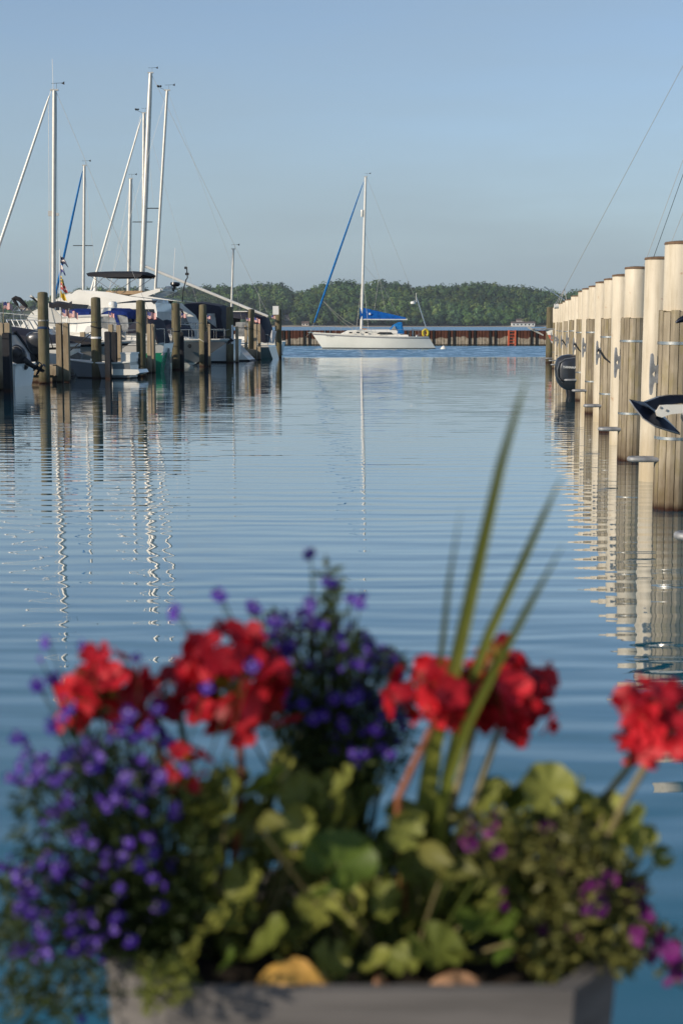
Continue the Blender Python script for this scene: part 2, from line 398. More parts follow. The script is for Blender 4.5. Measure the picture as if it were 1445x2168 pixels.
HOUSE = [(1106, 692.0, 24, 9, 3.2, 1.3, 'long low white boathouse at the water edge below the wooded hill', 'siding_w', SHORE + 3),
  (1101, 688.0, 9, 7, 5.6, 1.5, 'two-storey white house just above the long boathouse', 'siding_w', SHORE + 20),
  (609, 678.0, 10, 8, 3.4, 2.2, 'small tan house right of the last timber pile on far shore', 'siding', None),
  (646, 688.0, 7, 6, 2.6, 1.8, 'grey-roofed boathouse on the beach left of the sailboat bow', 'siding', SHORE + 12),
  (646, 616.0, 6, 6, 3.4, 2.0, 'lone white house on the ridge in the notch of the trees', 'siding_w', None),
  (908, 673.0, 7, 6, 3.4, 2.0, 'tan cottage among trees right of the sailboat stern', 'siding', None),
  (55, 638.0, 13, 8, 4.0, 2.3, 'pale house above the open field at far left', 'siding', None)]
HOUSES = []; HP = []
for q in HOUSE:
    D = q[8]
    if D is None:
        D = SHORE + 10
        while D < DR and ground_z(at(q[0], q[1], D).x, D) < at(q[0], q[1], D).z: D += 2
    p = at(q[0], q[1], D); p.z = ground_z(p.x, D); HP.append(p); HOUSES.append((q[0], D, q[2] * 1.1 + 1))
def woods():
    rng = np.random.default_rng(3)
    pts = []
    for y in np.arange(SHORE + 14, DR + 40, 9.5):
        for x in np.arange(-760, 760, 9.2):
            xx = x + rng.uniform(-3.6, 3.6); yy = y + rng.uniform(-3.6, 3.6)
            px = pxof(xx, yy)
            t = (yy - SHORE) / (DR - SHORE)
            if px < 150 and .06 < t < .80 and math.sin(xx * .06) * math.sin(yy * .05) < .8: continue   # the open field
            if rng.random() < .06: continue
            if yy > DR + 15 and rng.random() < .5: continue
            pts.append((xx, yy, t, px))
    def clear(x, y, px):
        for hx, hy, hw in HOUSES:
            if y < hy + 12 and y > hy - 75 and abs(px - hx) < hw: return False
        return True
    pts = [p for p in pts if clear(p[0], p[1], p[3])]
    V = []; F = []; C = []; n0 = 0
    ico = bmesh.new(); bmesh.ops.create_icosphere(ico, subdivisions=1, radius=1)
    iv = np.array([v.co for v in ico.verts]); ifa = np.array([[v.index for v in f.verts] for f in ico.faces]); ico.free()
    pal = np.array([(.030, .062, .022), (.040, .080, .024), (.058, .100, .026), (.026, .054, .026), (.075, .105, .032), (.048, .085, .034)])
    for (x, y, t, px) in pts:
        stand = math.sin(x * .017 + 2.1 * math.sin(y * .011)) + .7 * math.sin(x * .041 + y * .023 + 1.3) + .5 * math.sin(y * .035 - x * .009)
        hh = rng.uniform(9, 18) * (.75 if t < .06 else 1) * (.85 + .3 * math.sin(x * .011 + y * .02) ** 2); con = rng.random() < .05
        if px < 150: hh *= .8
        r = rng.uniform(3.8, 8.6) * (.55 if con else 1); z0 = ground_z(x, y)
        cz = z0 + hh * .56; rz = hh * .46
        col = pal[rng.integers(len(pal))] * rng.uniform(1.05, 1.7) * (1 + .22 * stand)
        # core
        v = iv * np.array([r * .74, r * .74, rz * .78]) + np.array([x, y, cz])
        V.append(v); F.append(ifa + n0); C.append(np.repeat(col[None] * .85, len(ifa), 0)); n0 += len(v)
        # leaf clumps on the camera side and the top
        k = 64
        d = rng.normal(size=(k, 3)); d[:, 1] = -np.abs(d[:, 1]) * .8 + .25; d[:, 2] = d[:, 2] * .9 + .2
        d /= np.linalg.norm(d, axis=1)[:, None]
        rad = rng.uniform(.78, 1.1, k)[:, None]
        pc = d * rad * np.array([r, r, rz])
        if con: pc[:, :2] *= (1.15 - (pc[:, 2:3] / rz + 1) * .5)
        pc += np.array([x, y, cz])
        nn = d + rng.normal(size=(k, 3)) * .38; nn /= np.linalg.norm(nn, axis=1)[:, None]
        a = np.cross(nn, rng.normal(size=(k, 3))); a /= np.linalg.norm(a, axis=1)[:, None]; bb = np.cross(nn, a)
        s = rng.uniform(.6, 1.5, k)[:, None]
        q = np.stack([pc + a * s, pc + bb * s * .9 + nn * .25, pc - a * s, pc - bb * s * .9 - nn * .2], 1).reshape(-1, 3)
        idx = np.arange(k)[:, None] * 4 + n0
        f = np.concatenate([np.concatenate([idx, idx + 1, idx + 2], 1), np.concatenate([idx, idx + 2, idx + 3], 1)], 0)
        V.append(q); F.append(f); cc = np.repeat(col[None], len(f), 0) * rng.uniform(.8, 1.25, (len(f), 1)); C.append(cc); n0 += 4 * k
    V = np.concatenate(V).astype(np.float32); F = np.concatenate(F).astype(np.int32); C = np.concatenate(C)
    me = bpy.data.meshes.new('woods'); me.vertices.add(len(V)); me.vertices.foreach_set('co', V.ravel())
    me.loops.add(len(F) * 3); me.loops.foreach_set('vertex_index', F.ravel())
    me.polygons.add(len(F)); me.polygons.foreach_set('loop_start', np.arange(len(F), dtype=np.int32) * 3)
    at_ = me.attributes.new('tint', 'FLOAT_COLOR', 'FACE')
    at_.data.foreach_set('color', np.concatenate([C, np.ones((len(C), 1))], 1).astype(np.float32).ravel())
    me.update(); me.validate()
    m, nt, b = nodes('far_foliage'); a = N(nt, 'ShaderNodeAttribute', attribute_name='tint')
    nt.links.new(a.outputs['Color'], b.inputs['Base Color']); b.inputs['Roughness'].default_value = .8; b.inputs['Specular IOR Level'].default_value = .15
    me.materials.append(m)
    link('woods', me, None, 'dense green woods covering the hills across the lake', 'woods', kind='stuff')
woods()

M['roof'] = plain('house_roof', (.16, .11, .09), .9); M['siding'] = plain('house_siding', (.62, .55, .47), .8); M['siding_w'] = plain('house_siding_white', (.75, .73, .68), .8)
def house(p, w, d, h, rf, label, wall='siding', rz=0):
    t = T('house', label, 'house', p, rz, 'houses on the far shore')
    t.part('foundation', MB().box((0, 0, -1.0), (w * .96, d * .96, 2.0)), M['siding'], smooth=False)
    t.part('wall', MB().box((0, 0, h / 2), (w, d, h)), M[wall], smooth=False)
    t.part('roof', MB().prism([(-w / 2 - .6, -d / 2 - .8, h), (w / 2 + .6, -d / 2 - .8, h), (w / 2 + .6, 0, h + rf), (-w / 2 - .6, 0, h + rf)], (0, 0, .3))
           .prism([(-w / 2 - .6, d / 2 + .8, h), (w / 2 + .6, d / 2 + .8, h), (w / 2 + .6, .01, h + rf), (-w / 2 - .6, .01, h + rf)], (0, 0, .3)), M['roof'], smooth=False)
    k = max(2, int(w / 4))
    for i in range(k):
        t.part('window', MB().box(((i + .5) / k * w - w / 2, -d / 2 - .03, h * .5), (1.5, .1, 1.4)), M['glass'], smooth=False)
for q, p in zip(HOUSE, HP): house(p, q[2], q[3], q[4], q[5], q[6], q[7])

# ------------------------------------------------------------------ breakwater
def wall_mat():
    m, nt, b = nodes('rusty_sheet_piling'); tc = N(nt, 'ShaderNodeTexCoord'); g = N(nt, 'ShaderNodeNewGeometry')
    sep = N(nt, 'ShaderNodeSeparateXYZ'); nt.links.new(g.outputs['Position'], sep.inputs[0])
    n = noise(nt, g.outputs['Position'], 2.2, 5, .65, (1, 1, .3)); n2 = noise(nt, g.outputs['Position'], 3.0, 4, .6)
    c = ramp(nt, n.outputs[0], [(.3, (.062, .026, .018)), (.7, (.145, .058, .038))])
    lime = ramp(nt, n2.outputs[0], [(.3, (.20, .16, .12)), (.7, (.46, .39, .30))])
    h = mth(nt, 'ADD', sep.outputs[2], mth(nt, 'MULTIPLY', mth(nt, 'SUBTRACT', noise(nt, g.outputs['Position'], 1.1, 4, .6, (1, 1, .2)).outputs[0], .5), 1.0))
    c = mixc(nt, ramp(nt, h, [(.70, (1, 1, 1)), (.78, (0, 0, 0))]), c, lime)
    c = mixc(nt, ramp(nt, sep.outputs[2], [(.08, (1, 1, 1)), (.16, (0, 0, 0))]), c, (.04, .03, .02))
    nt.links.new(c, b.inputs['Base Color']); b.inputs['Roughness'].default_value = .9; b.inputs['Specular IOR Level'].default_value = .2
    bump(nt, b, n.outputs[0], .4, .02)
    return m
M['wall'] = wall_mat()
M['king'] = plain('black_king_pile', (.012, .010, .010), .7, var=.3)  # near-black upright strips between the brown panels
BD = wat(900, 731.5).y
bw = T('breakwater', 'rusty brown steel sheet-pile breakwater with pale lime deposit behind the sailboat', 'breakwater', (0, BD, 0))
HW = at(900, 699.5, BD).z
me_panel = MB().add([(-.17, -.02, -1), (-.12, -.09, -1), (.12, -.09, -1), (.17, -.02, -1), (.17, .25, -1), (-.17, .25, -1), (-.17, -.02, HW), (-.12, -.09, HW), (.12, -.09, HW), (.17, -.02, HW), (.17, .25, HW), (-.17, .25, HW)],
    [(0, 1, 7, 6), (1, 2, 8, 7), (2, 3, 9, 8), (3, 4, 10, 9), (4, 5, 11, 10), (5, 0, 6, 11), (6, 7, 8, 9, 10, 11)]).mesh('sheet_panel', M['wall'])
me_upright = MB().box((0, .0, (HW - 1) / 2 + .01), (.17, .34, HW + 1)).mesh('king_pile', M['king'])
x = -34.0
def pl(nm, me, x, dy=0): bw.place(nm, me, Matrix.Translation((x, dy, 0)))
x0 = at(600.5, 720, BD).x - 20 * 2.02
while x0 < 34:
    pl('king_pile', me_upright, x0); pl('sheet_panel', me_panel, x0 + .255, 0)
    pl('king_pile', me_upright, x0 + .51)
    for k in range(4): pl('sheet_panel', me_panel, x0 + .51 + .255 + k * .333, random.uniform(-.015, .015))
    x0 += 2.02
bw.part('backfill', MB().box((0, .9, HW / 2 - .6), (74, 1.2, HW + .8)), M['wall'], smooth=False)
# ladder
lx = at(1083, 715, BD - .3).x
ld = T('safety_ladder', 'faded orange safety ladder panel fixed to the breakwater', 'ladder', (lx, BD - .16, 0))
for s in (-.33, .33): ld.part('rail', MB().box((s, 0, HW / 2 + .02), (.14, .08, HW)), M['orange'], smooth=False)
for k in range(5): ld.part('rung', MB().box((0, .0, .22 + k * HW / 5), (.6, .06, .07)), M['orange'], smooth=False)
ld.part('backing_plate', MB().box((-.12, .06, HW / 2), (.42, .02, HW - .06)), M['orange'], smooth=False)
# mooring buoy
p = wat(938, 739)
bu = T('mooring_buoy', 'white cone-topped mooring buoy off the sailboat stern', 'buoy', p)
bu.part('float', MB().lathe([(.05, -.25), (.20, -.18), (.27, -.02), (.26, .06), (.16, .19), (.05, .27), (.02, .28)], 18), M['white'])
bu.part('mooring_eye', MB().tube([(0.04 * math.cos(a), 0, .30 + .04 * math.sin(a)) for a in np.linspace(0, 6.28, 10)], .012, 6), M['galv'])

# ------------------------------------------------------------------ right-hand row of sleeved piles
ORD = ['nearest', 'second', 'third', 'fourth', 'fifth', 'sixth', 'seventh', 'eighth', 'ninth', 'tenth', 'eleventh', 'twelfth', 'thirteenth', 'fourteenth']
w1 = wat(1424, 1077)
RX0, RY0, RS = w1.x, w1.y, .1165
def rowpt(D): return Vector((RX0 + (D - RY0) * RS, D, 0))
ZTOP = 2.83
sl_r = .182; st_r = .222
def prof(r, z0, z1): return [(r * .995, z0), (r, z0 + .01), (r, z1 - .015), (r * .985, z1)]
me_sleeve_long = MB().lathe(prof(sl_r * .98, -1.5, ZTOP), 32).mesh('sleeve', M['cream'], True)
me_sleeve_short = MB().lathe(prof(sl_r, 2.12, ZTOP), 32).mesh('sleeve', M['cream'], True)
me_capr = MB().lathe([(sl_r * 1.03, ZTOP), (sl_r * 1.035, ZTOP + .012), (sl_r * .99, ZTOP + .028), (sl_r * .5, ZTOP + .04), (.01, ZTOP + .045)], 28, jitter=.012).mesh('cap', M['pilecap'], True)
NST = 14
def stave_mb(k):
    a0 = 2 * math.pi * (k + .04) / NST; a1 = 2 * math.pi * (k + .96) / NST; r1 = st_r; r0 = st_r - .05
    pt = []
    for r, a in ((r0, a0), (r1 - .003, a0), (r1 + .002, (a0 + a1) / 2), (r1 - .003, a1), (r0, a1)): pt.append((r * math.cos(a), r * math.sin(a)))
    zt = 2.12 + .012 * math.sin(k * 2.3)
    return MB().prism([(x, y, -1.5) for x, y in pt], (0, 0, zt + 1.5))
me_staves = [stave_mb(k).mesh('stave', M['stave']) for k in range(NST)]
mbj = MB()
for k in range(NST):
    q = stave_mb(k); mbj.add(q.v, q.f)
me_jacket = mbj.mesh('stave_jacket', M['stave'])
def band(z): 
    return [(st_r + .001, z - .016), (st_r + .007, z - .016), (st_r + .007, z + .016), (st_r + .001, z + .016)]
me_band = MB().lathe(band(0), 28).mesh('strap', M['steel'], True)
me_core = MB().lathe([(st_r - .055, -1.5), (st_r - .055, 2.115), (.05, 2.118)], 20).mesh('core', M['stave'], True)
# cleat: horn cleat bolted upright on the channel side of the pile
def cleat_mb():
    m = MB(); out = []
    o_ = [(0.0, -.11), (.020, -.095), (.045, -.085), (.060, -.12), (.066, -.20), (.078, -.225), (.092, -.215), (.098, -.14), (.100, 0), (.098, .14), (.092, .215), (.078, .225), (.066, .20), (.060, .12), (.045, .085), (.020, .095), (0, .11)]
    hole = [(.050 + .026 * math.cos(a), .028 * math.sin(a)) for a in np.linspace(math.pi, -math.pi, 13)[:-1]]
    # ring of quads between outline samples and the hole
    import bisect
    n = len(o_); H = []
    for i, (x, z) in enumerate(o_):
        a = math.atan2(z, x - .05); H.append((.050 + .026 * math.cos(a), .028 * math.sin(a)))
    th = .02
    vs = [(-x, -th, z) for x, z in o_] + [(-x, -th, z) for x, z in H] + [(-x, th, z) for x, z in o_] + [(-x, th, z) for x, z in H]
    fs = []
    for i in range(n):
        j = (i + 1) % n
        fs += [(i, j, n + j, n + i), (2 * n + j, 2 * n + i, 3 * n + i, 3 * n + j), (i, 2 * n + i, 2 * n + j, j), (n + i, n + j, 3 * n + j, 3 * n + i)]
    return m.add(vs, fs)
me_cleat = cleat_mb().mesh('cleat', M['galv'], True)
def hoop_mb():                       # a bent bar standing out from the pile towards the channel
    pts = [(-st_r + .03, -.07, 0), (-st_r - .16, -.075, 0)] + [(-st_r - .20 - .075 * math.cos(a), .075 * math.sin(a), 0) for a in np.linspace(R(-75), R(75), 7)] + [(-st_r - .16, .075, 0), (-st_r + .03, .07, 0)]
    return MB().tube(pts, .028, 10)
me_hoop = hoop_mb().mesh('fender_bar', M['galv'], True)
NP = 20
wi = ci = 0
for i in [-2] + list(range(NP)):
    D = RY0 + 3.02 * i; p = rowpt(D)
    if i % 2 == 0:
        lab = ORD[wi - 1] + ' stave-clad cream-topped pile with cleat along the right-hand row from the camera'
        if wi == 1: lab = 'stave-clad pile with cream top cut by the right picture edge'
        if wi == 0: lab = 'stave-clad pile just outside the right edge, only its bar showing'
        t = T('clad_pile', lab, 'pile', p + Vector((random.uniform(-.02, .02), 0, random.uniform(-.03, .03))), 0, 'stave-clad cream piles on the right'); t.o.rotation_euler = (random.uniform(-.007, .007), random.uniform(-.007, .007), 0)
        t.place('sleeve', me_sleeve_short, Matrix.Rotation(random.uniform(0, 6), 4, 'Z')); t.place('cap', me_capr, Matrix.Translation((0, 0, random.uniform(-.004, .004))))
        t.place('core', me_core, Matrix.Identity(4)); tw = random.uniform(0, 6)
        if i < 9:
            for k in range(NST): t.place('stave', me_staves[k], Matrix.Rotation(tw, 4, 'Z') @ Matrix.Translation((0, 0, random.uniform(-.006, .006))))
        else: t.place('stave_jacket', me_jacket, Matrix.Rotation(tw, 4, 'Z'))
        for z in (1.80, .74): t.place('strap', me_band, Matrix.Translation((0, 0, z + random.uniform(-.03, .03))))
        zc = 1.46 + random.uniform(-.05, .05)
        t.place('cleat', me_cleat, Matrix.Translation((-st_r + .012, -.02, zc)) @ Matrix.Rotation(R(6), 4, 'Z'))
        t.place('fender_bar', me_hoop, Matrix.Translation((-.1 if wi == 0 else 0, 0, .50 + random.uniform(-.03, .03))))
        if wi in (3, 5, 7):
            a = Vector((-st_r - .06, -.04, zc + .03)); e = Vector((-.02, -st_r - .02, zc - .22))
            t.part('mooring_line', MB().tube([a, a + Vector((.01, -.03, .04)), (a + e) / 2 + Vector((-.03, -.06, .0)), e], .014, 6), M['darkrope'])
        wi += 1
    else:
        lab = 'full-length cream sleeved pile, nearest to the camera' if ci == 0 else ORD[ci] + ' full-length cream pile along the right-hand row from the camera'
        t = T('sleeved_pile', lab, 'pile', p + Vector((random.uniform(-.03, .03), 0, random.uniform(-.04, .04))), 0, 'full-length cream piles on the right'); ci += 1; t.o.rotation_euler = (random.uniform(-.008, .008), random.uniform(-.008, .008), 0)
        t.place('sleeve', me_sleeve_long, Matrix.Rotation(random.uniform(0, 6), 4, 'Z')); t.place('cap', me_capr, Matrix.Rotation(random.uniform(0, 6), 4, 'Z'))
# plain timber pile that ends the row
p = wat(1162, 768); hp = at(1162, 650, p.y).z
solo('timber_pile', MB().lathe([(.21, -1.5), (.21, 0), (.205, hp * .6), (.195, hp - .04), (.17, hp)], 20, (p.x, p.y, 0), jitter=.03), M['pile'], 'weathered round timber pile ending the right-hand row of cream piles', 'pile')
# nearest hoop beside the frame edge

# ------------------------------------------------------------------ left-hand row of round timber piles
LP = [(95, 812, 619, 23), (206, 801, 630, 21.5), (300, 797, 636, 20), (374, 783, 642, 18.5), (430.5, 776, 645, 16.5), (487, 768, 650, 15.5), (533, 761, 655, 14.5), (590, 757, 655, 12.5)]
LAB = ['thick round timber pile with blue rope, leftmost and nearest of the left row', 'round timber pile with white band in front of the blue-canvas cruiser', 'round timber pile just left of the green sailboat stern, under the tallest masts',
       'round timber pile just right of the green sailboat stern', 'round timber pile with pale rope in front of the grey-hulled bow', 'round timber pile with white pipe, left of the scooped white sailboat stern',
       'round timber pile between the white scooped stern and the dark-hulled sailboat', 'last round timber pile of the left row, below the white sign']
LPP = []
for i, (px, yb, yt, w) in enumerate(LP):
    p = wat(px, yb); D = p.y; z = at(px, yt, D).z; r = w / ppm(D) / 2; LPP.append(p)
    t = T('timber_pile', LAB[i], 'pile', p, random.uniform(0, 6), 'round timber piles of the left row')
    pr = [(r * 1.02, -2.0), (r * 1.03, 0), (r * 1.0, z * .3), (r * 1.01, z * .55), (r * .96, z * .8), (r * .93, z - .05), (r * .84, z - .005), (r * .3, z + .02)]
    t.part('shaft', MB().lathe(pr, 22, jitter=.035), M['pile'])
    def ring(zz, rr, m, nm, tilt=.0, wraps=2):
        pts = [(rr * math.cos(a), rr * math.sin(a), zz + tilt * math.sin(a) + a * .004) for a in np.linspace(0, 6.283 * wraps, 18 * wraps)]
        t.part(nm, MB().tube(pts, .013, 6), M[m])
    if i == 0:
        ring(2.13, r + .005, 'wire', 'rope_wrap'); M['bluerope'] = plain('blue_rope', (.03, .07, .16), .9)
        ring(1.85, r + .01, 'bluerope', 'rope_wrap', .03, 3)
    elif i == 1:
        ring(1.9, r + .008, 'darkrope', 'rope_wrap', .05)
        t.part('white_band', MB().lathe([(r + .003, 1.49), (r + .015, 1.49), (r + .015, 1.56), (r + .003, 1.56)], 22), M['sign'])
    elif i in (3, 6): ring(1.72, r + .008, 'darkrope', 'rope_wrap', .04)
    elif i == 4: ring(1.2, r + .008, 'rope', 'rope_wrap', .12)
    elif i == 5:
        t.part('white_pipe', MB().tube([Vector((math.cos(-t.o.rotation_euler.z - .9) * (r + .03), math.sin(-t.o.rotation_euler.z - .9) * (r + .03), zz)) for zz in (1.0, 2.0)], .05, 10), M['sign'])

U = Vector((LPP[-1].x - LPP[0].x, LPP[-1].y - LPP[0].y, 0)).normalized()      # along the channel
Vv = Vector((-U.y, U.x, 0))                                                    # away from the channel, to the left
ANG = math.atan2(-Vv.y, -Vv.x)                                                 # heading of a boat with its bow to the channel
# finger docks with square posts
me_plank = MB().box((0, 0, 0), (.145, 1.15, .04)).mesh('plank', M['plank'])
PST = [((6, 826), (20, 826)), ((128, 809), (143, 809)), ((317, 789.5), (325, 789)), ((541, 762), (549, 761.6))]
DLAB = ['finger dock at the left edge of the picture beside the tilted black outboard', 'finger dock with paired posts just right of the leftmost timber pile', 'finger dock with slim posts left of the green sailboat stern',
        'finger dock post left of the dark-hulled sailboat']
for i, (a, bq) in enumerate(PST):
    pa = wat(*a); pb = wat(*bq); c = (pa + pb) / 2
    t = T('finger_dock', DLAB[i], 'dock', c, ANG, 'wooden finger docks on the left')
    L = 8.0
    zt = at(a[0], 685 if i < 2 else 687, pa.y).z
    for q in (pa, pb):
        l = t.loc(q); w = .19 if i < 2 else .16
        t.part('post', MB().box((l.x, l.y, zt / 2 - .9), (w, w, zt + 1.8)).box((l.x, l.y, zt + .015), (w * .9, w * .9, .03), taper=.55), M['post'], smooth=False)
    for k in range(1, 3):
        t.part('post', MB().box((-k * 3.2, .72, .1), (.19, .19, 3.2)), M['post'], smooth=False)
    for k in range(int(L / .155)): t.place('plank', me_plank, Matrix.Translation((-.30 - k * .155, .1, .60 + random.uniform(-.004, .004))))
    for s in (-1, 1): t.part('fascia_board', MB().box((-L / 2 - .1, .1 + s * .60, .42), (L, .05, .32)), M['post'], smooth=False)
    t.part('end_board', MB().box((-.16, .1, .40), (.05, 1.24, .34)), M['post'], smooth=False)
    t.part('float', MB().box((-L / 2 - .1, .1, .02), (L - .4, .9, .42)), M['post'], smooth=False)
M['darkpost'] = woodmat('creosoted_post', (.012, .013, .016), (.035, .036, .042), stain=(.012, .012, .012))
for px, py, top, w, m_, lab in ((230, 802, 703, .20, 'darkpost', 'dark square post between the second pile and the white dinghy platform'), (243, 801, 704, .20, 'darkpost', 'second dark square post, just left of the white dinghy platform'),
        (237, 799, 688, .17, 'post', 'pale square post rising right of the second pile in front of blue canvas'), (254, 798, 689, .17, 'post', 'pale square post left of the third pile in front of blue canvas'),
        (18, 828, 706, .22, 'darkpost', 'dark ladder post at the left picture edge'), (437, 777, 703, .16, 'darkpost', 'dark narrow post tight behind the fifth timber pile'), (386, 784, 704, .16, 'darkpost', 'dark narrow post tight behind the fourth timber pile'), (443, 776, 687, .15, 'post', 'pale square post just right of the fifth timber pile'), (502, 768, 692, .15, 'post', 'pale square post just right of the sixth timber pile'), (521, 763, 690, .15, 'post', 'pale square post just left of the seventh timber pile')):
    p = wat(px, py); z = at(px, top, p.y).z
    t = T('square_post', lab, 'post', p, ANG, 'square dock posts on the left')
    t.part('shaft', MB().box((0, 0, z / 2 - .8), (w, w, z + 1.6)), M[m_], smooth=False)
    t.part('cap', MB().box((0, 0, z + .012), (w * .96, w * .96, .024), taper=.6), M[m_], smooth=False)
# white sign on a post by the last pile
p = wat(584, 757.5); D = p.y
t = T('dock_sign', 'small white rectangular sign on a post behind the last left pile', 'sign', p)
t.part('post', MB().box((0, .08, .8), (.10, .10, 4.6)), M['post'], smooth=False)
zc = at(584, 657, D).z
t.part('panel', MB().box((0.0, 0, zc), (.36, .03, .52)), M['sign'], smooth=False)

# flags
def flag_mb(w, h, seed):
    rng = random.Random(seed); m = MB(); nx, nz = 10, 13; ph = rng.uniform(0, 6); dr = rng.uniform(.1, .3)
    P = [[(w * i / nx * .93, .05 * w * math.sin(ph + i * .9) * i / nx * 3, -h * j / nz - dr * w * (i / nx) ** 2 + .02 * math.sin(i * 1.3 + ph)) for i in range(nx + 1)] for j in range(nz + 1)]
    for j in range(nz):
        for i in range(nx):
            mi = 2 if (i < 4 and j < 7) else (0 if j % 2 == 0 else 1)
            m.add([P[j][i], P[j][i + 1], P[j + 1][i + 1], P[j + 1][i]], [(0, 1, 2, 3)], mi)
    return m
FL = [(8, 683, 20.5, 'on the post at the left picture edge', 1.25), (131, 688, 21, 'on the left of two posts beside the leftmost pile', 1.1), (147, 690, 20, 'on the right of two posts beside the leftmost pile', 1.1),
      (231, 690, 13, 'in front of the blue canvas', 1.0), (312, 689, 20, 'just right of the third timber pile', 1.1), (383, 687, 13, 'just right of the fourth timber pile', 1.0), (438, 688, 10, 'just right of the fifth timber pile', .9),
      (521, 690, 9, 'left of the seventh timber pile', .9), (538, 691, 14, 'right of the seventh timber pile', 1.0), (574, 683, 11, 'beside the white sign post', .9)]
FD = [PST[0][0], PST[1][0], PST[1][1], (237, 799), PST[2][0], (386, 784), (440, 776.5), (519, 764), PST[3][0], (584, 757.5)]
for i, (px, yb, wpx, where, k) in enumerate(FL):
    D = wat(*FD[i]).y + .1; p = at(px, yb, D); zt = .5 * k
    t = T('small_flag', 'small red, white and blue flag ' + where, 'flag', p, random.uniform(-.25, .15), 'small flags on the dock posts')
    t.part('staff', MB().tube([(0, 0, -.12), (0, 0, zt + .03)], .009, 6), M['post'])
    t.part('cloth', flag_mb(wpx / ppm(D), wpx / ppm(D) * .66, i), [M['f_red'], M['f_white'], M['f_blue']]).location = (.01, 0, zt)

# ------------------------------------------------------------------ boats
def loft(L, B, fs, fm, fb, draft, rake, trake, wl=.84, k=.08, n=22, bowfull=2.2, smid=.42, wlb=.12):
    """sections: list over stations (stern to bow) of half sections (keel to sheer); x forward, z=0 waterline"""
    G = [0, .07, .12, .35, .68, .86, .93, 1.0]; BL = [1.0, .85, .5]
    rows = []
    for i in range(n + 1):
        s = i / n; s = 1 - (1 - s) ** 1.25
        hb = B / 2 * (1 - ((s - smid) / (1 - smid)) ** bowfull) if s > smid else B / 2 * (1 - k * ((smid - s) / smid) ** 2)
        hb = max(hb, .012)
        a = (s * 2 - 1); sh = fs * (a * (a - 1) / 2) + fm * (1 - a * a) + fb * (a * (a + 1) / 2)
        w = wl + (wlb - wl) * max(0, (s - .35) / .65) ** 2.2
        x0 = -L / 2 + s * (L - rake); row = []
        for d in BL:
            row.append((x0 - .35 * rake * d * s ** 4, hb * w * math.sqrt(max(0, 1 - d * d)), -draft * d * (1 - .75 * s ** 6)))
        for g in G:
            z = sh * g
            row.append((x0 + rake * g * s ** 5 - trake * g * (1 - s) ** 6, hb * (w + (1 - w) * g ** .75), z))
        rows.append(row)
    return rows
def hull_parts(t, rows, bands, deckmat, deckdrop=.04):
    """bands: (first, last section index, name, material)"""
    for a, b_, nm, mt in bands:
        m = MB(); off = .004 if nm not in ('hull', 'bottom') else 0
        for sg in (1, -1):
            m.grid([[(x, sg * (y + off), z) for x, y, z in r[a:b_ + 1]] for r in rows])
        r = rows[0][a:b_ + 1]
        m.grid([[(x, y, z) for x, y, z in r], [(x, -y, z) for x, y, z in r]])
        t.part(nm, m, mt)
    m = MB(); dr = []
    for r in rows:
        x, y, z = r[-1]; y = max(.004, y - .03); dr.append([(x, y, z - deckdrop), (x, 0, z - deckdrop + .05 * min(1, y)), (x, -y, z - deckdrop)])
    m.grid(dr); t.part('deck', m, deckmat)
    for sg in (1, -1):
        t.part('gunwale', MB().tube([(r[-1][0], sg * r[-1][1], r[-1][2]) for r in rows], .035, 6), deckmat)
def sheer(rows, s):
    i = min(len(rows) - 1, max(0, int(round(s * (len(rows) - 1))))); return rows[i][-1]
def rail(t, rows, s0, s1, h, m='steel', nm='bow_rail', posts=5, both=True, r=.014, inset=.06):
    n = len(rows) - 1; idx = range(int(s0 * n), int(s1 * n) + 1)
    for sg in ((1, -1) if both else (1,)):
        pts = [(rows[i][-1][0], sg * max(.02, rows[i][-1][1] - inset), rows[i][-1][2] + h) for i in idx]
        mbb = MB().tube(pts, r, 6)
        st = max(1, len(pts) // posts)
        for j in range(0, len(pts), st):
            q = pts[j]; mbb.tube([(q[0], q[1], q[2] - h - .02), q], r * .9, 6)
        t.part(nm, mbb, M[m])
def cabin(t, prof, hw, mat, nm='cabin', taper=.82, nose=.5):
    """profile list (x, z) closed, extruded both sides with tumblehome"""
    zs = [z for _, z in prof]; z0, z1 = min(zs), max(zs)
    xm = max(x for x, _ in prof); xn = min(x for x, _ in prof)
    def w(x, z): return hw * (1 - (1 - taper) * (z - z0) / max(.01, z1 - z0)) * (1 - nose * max(0, ((x - xn) / (xm - xn) - .55) / .45) ** 1.5)
    m = MB(); n = len(prof)
    vs = [(x, w(x, z), z) for x, z in prof] + [(x, -w(x, z), z) for x, z in prof]
    m.add(vs, [tuple(range(n)), tuple(range(2 * n - 1, n - 1, -1))] + [(i, (i + 1) % n, n + (i + 1) % n, n + i) for i in range(n)])
    return t.part(nm, m, mat, smooth=False)
def side_window(t, pts, hw, z0, z1, taper=.82, nm='window', mat='glass', parent=None, th=.012):
    def w(z): return hw * (1 - (1 - taper) * (z - z0) / max(.01, z1 - z0)) + .003
    for sg in (1, -1):
        m = MB().prism([(x, sg * w(z), z) for x, z in pts], (0, sg * th, 0)); t.part(nm, m, M[mat], smooth=False, parent=parent)
def canvas(t, prof, hw, mat, nm='canvas', crown=.08):
    """canvas cover lofted over a side profile of ridge heights: list of (x, z_bottom, z_top)"""
    rows = []
    for x, zb, zt in prof:
        rows.append([(x, hw, zb), (x, hw * .96, zb + (zt - zb) * .7), (x, hw * .78, zt), (x, 0, zt + crown), (x, -hw * .78, zt), (x, -hw * .96, zb + (zt - zb) * .7), (x, -hw, zb)])
    m = MB().grid(rows); n = len(rows[0])
    m.poly(rows[0]); m.poly(rows[-1])
    return t.part(nm, m, M[mat])
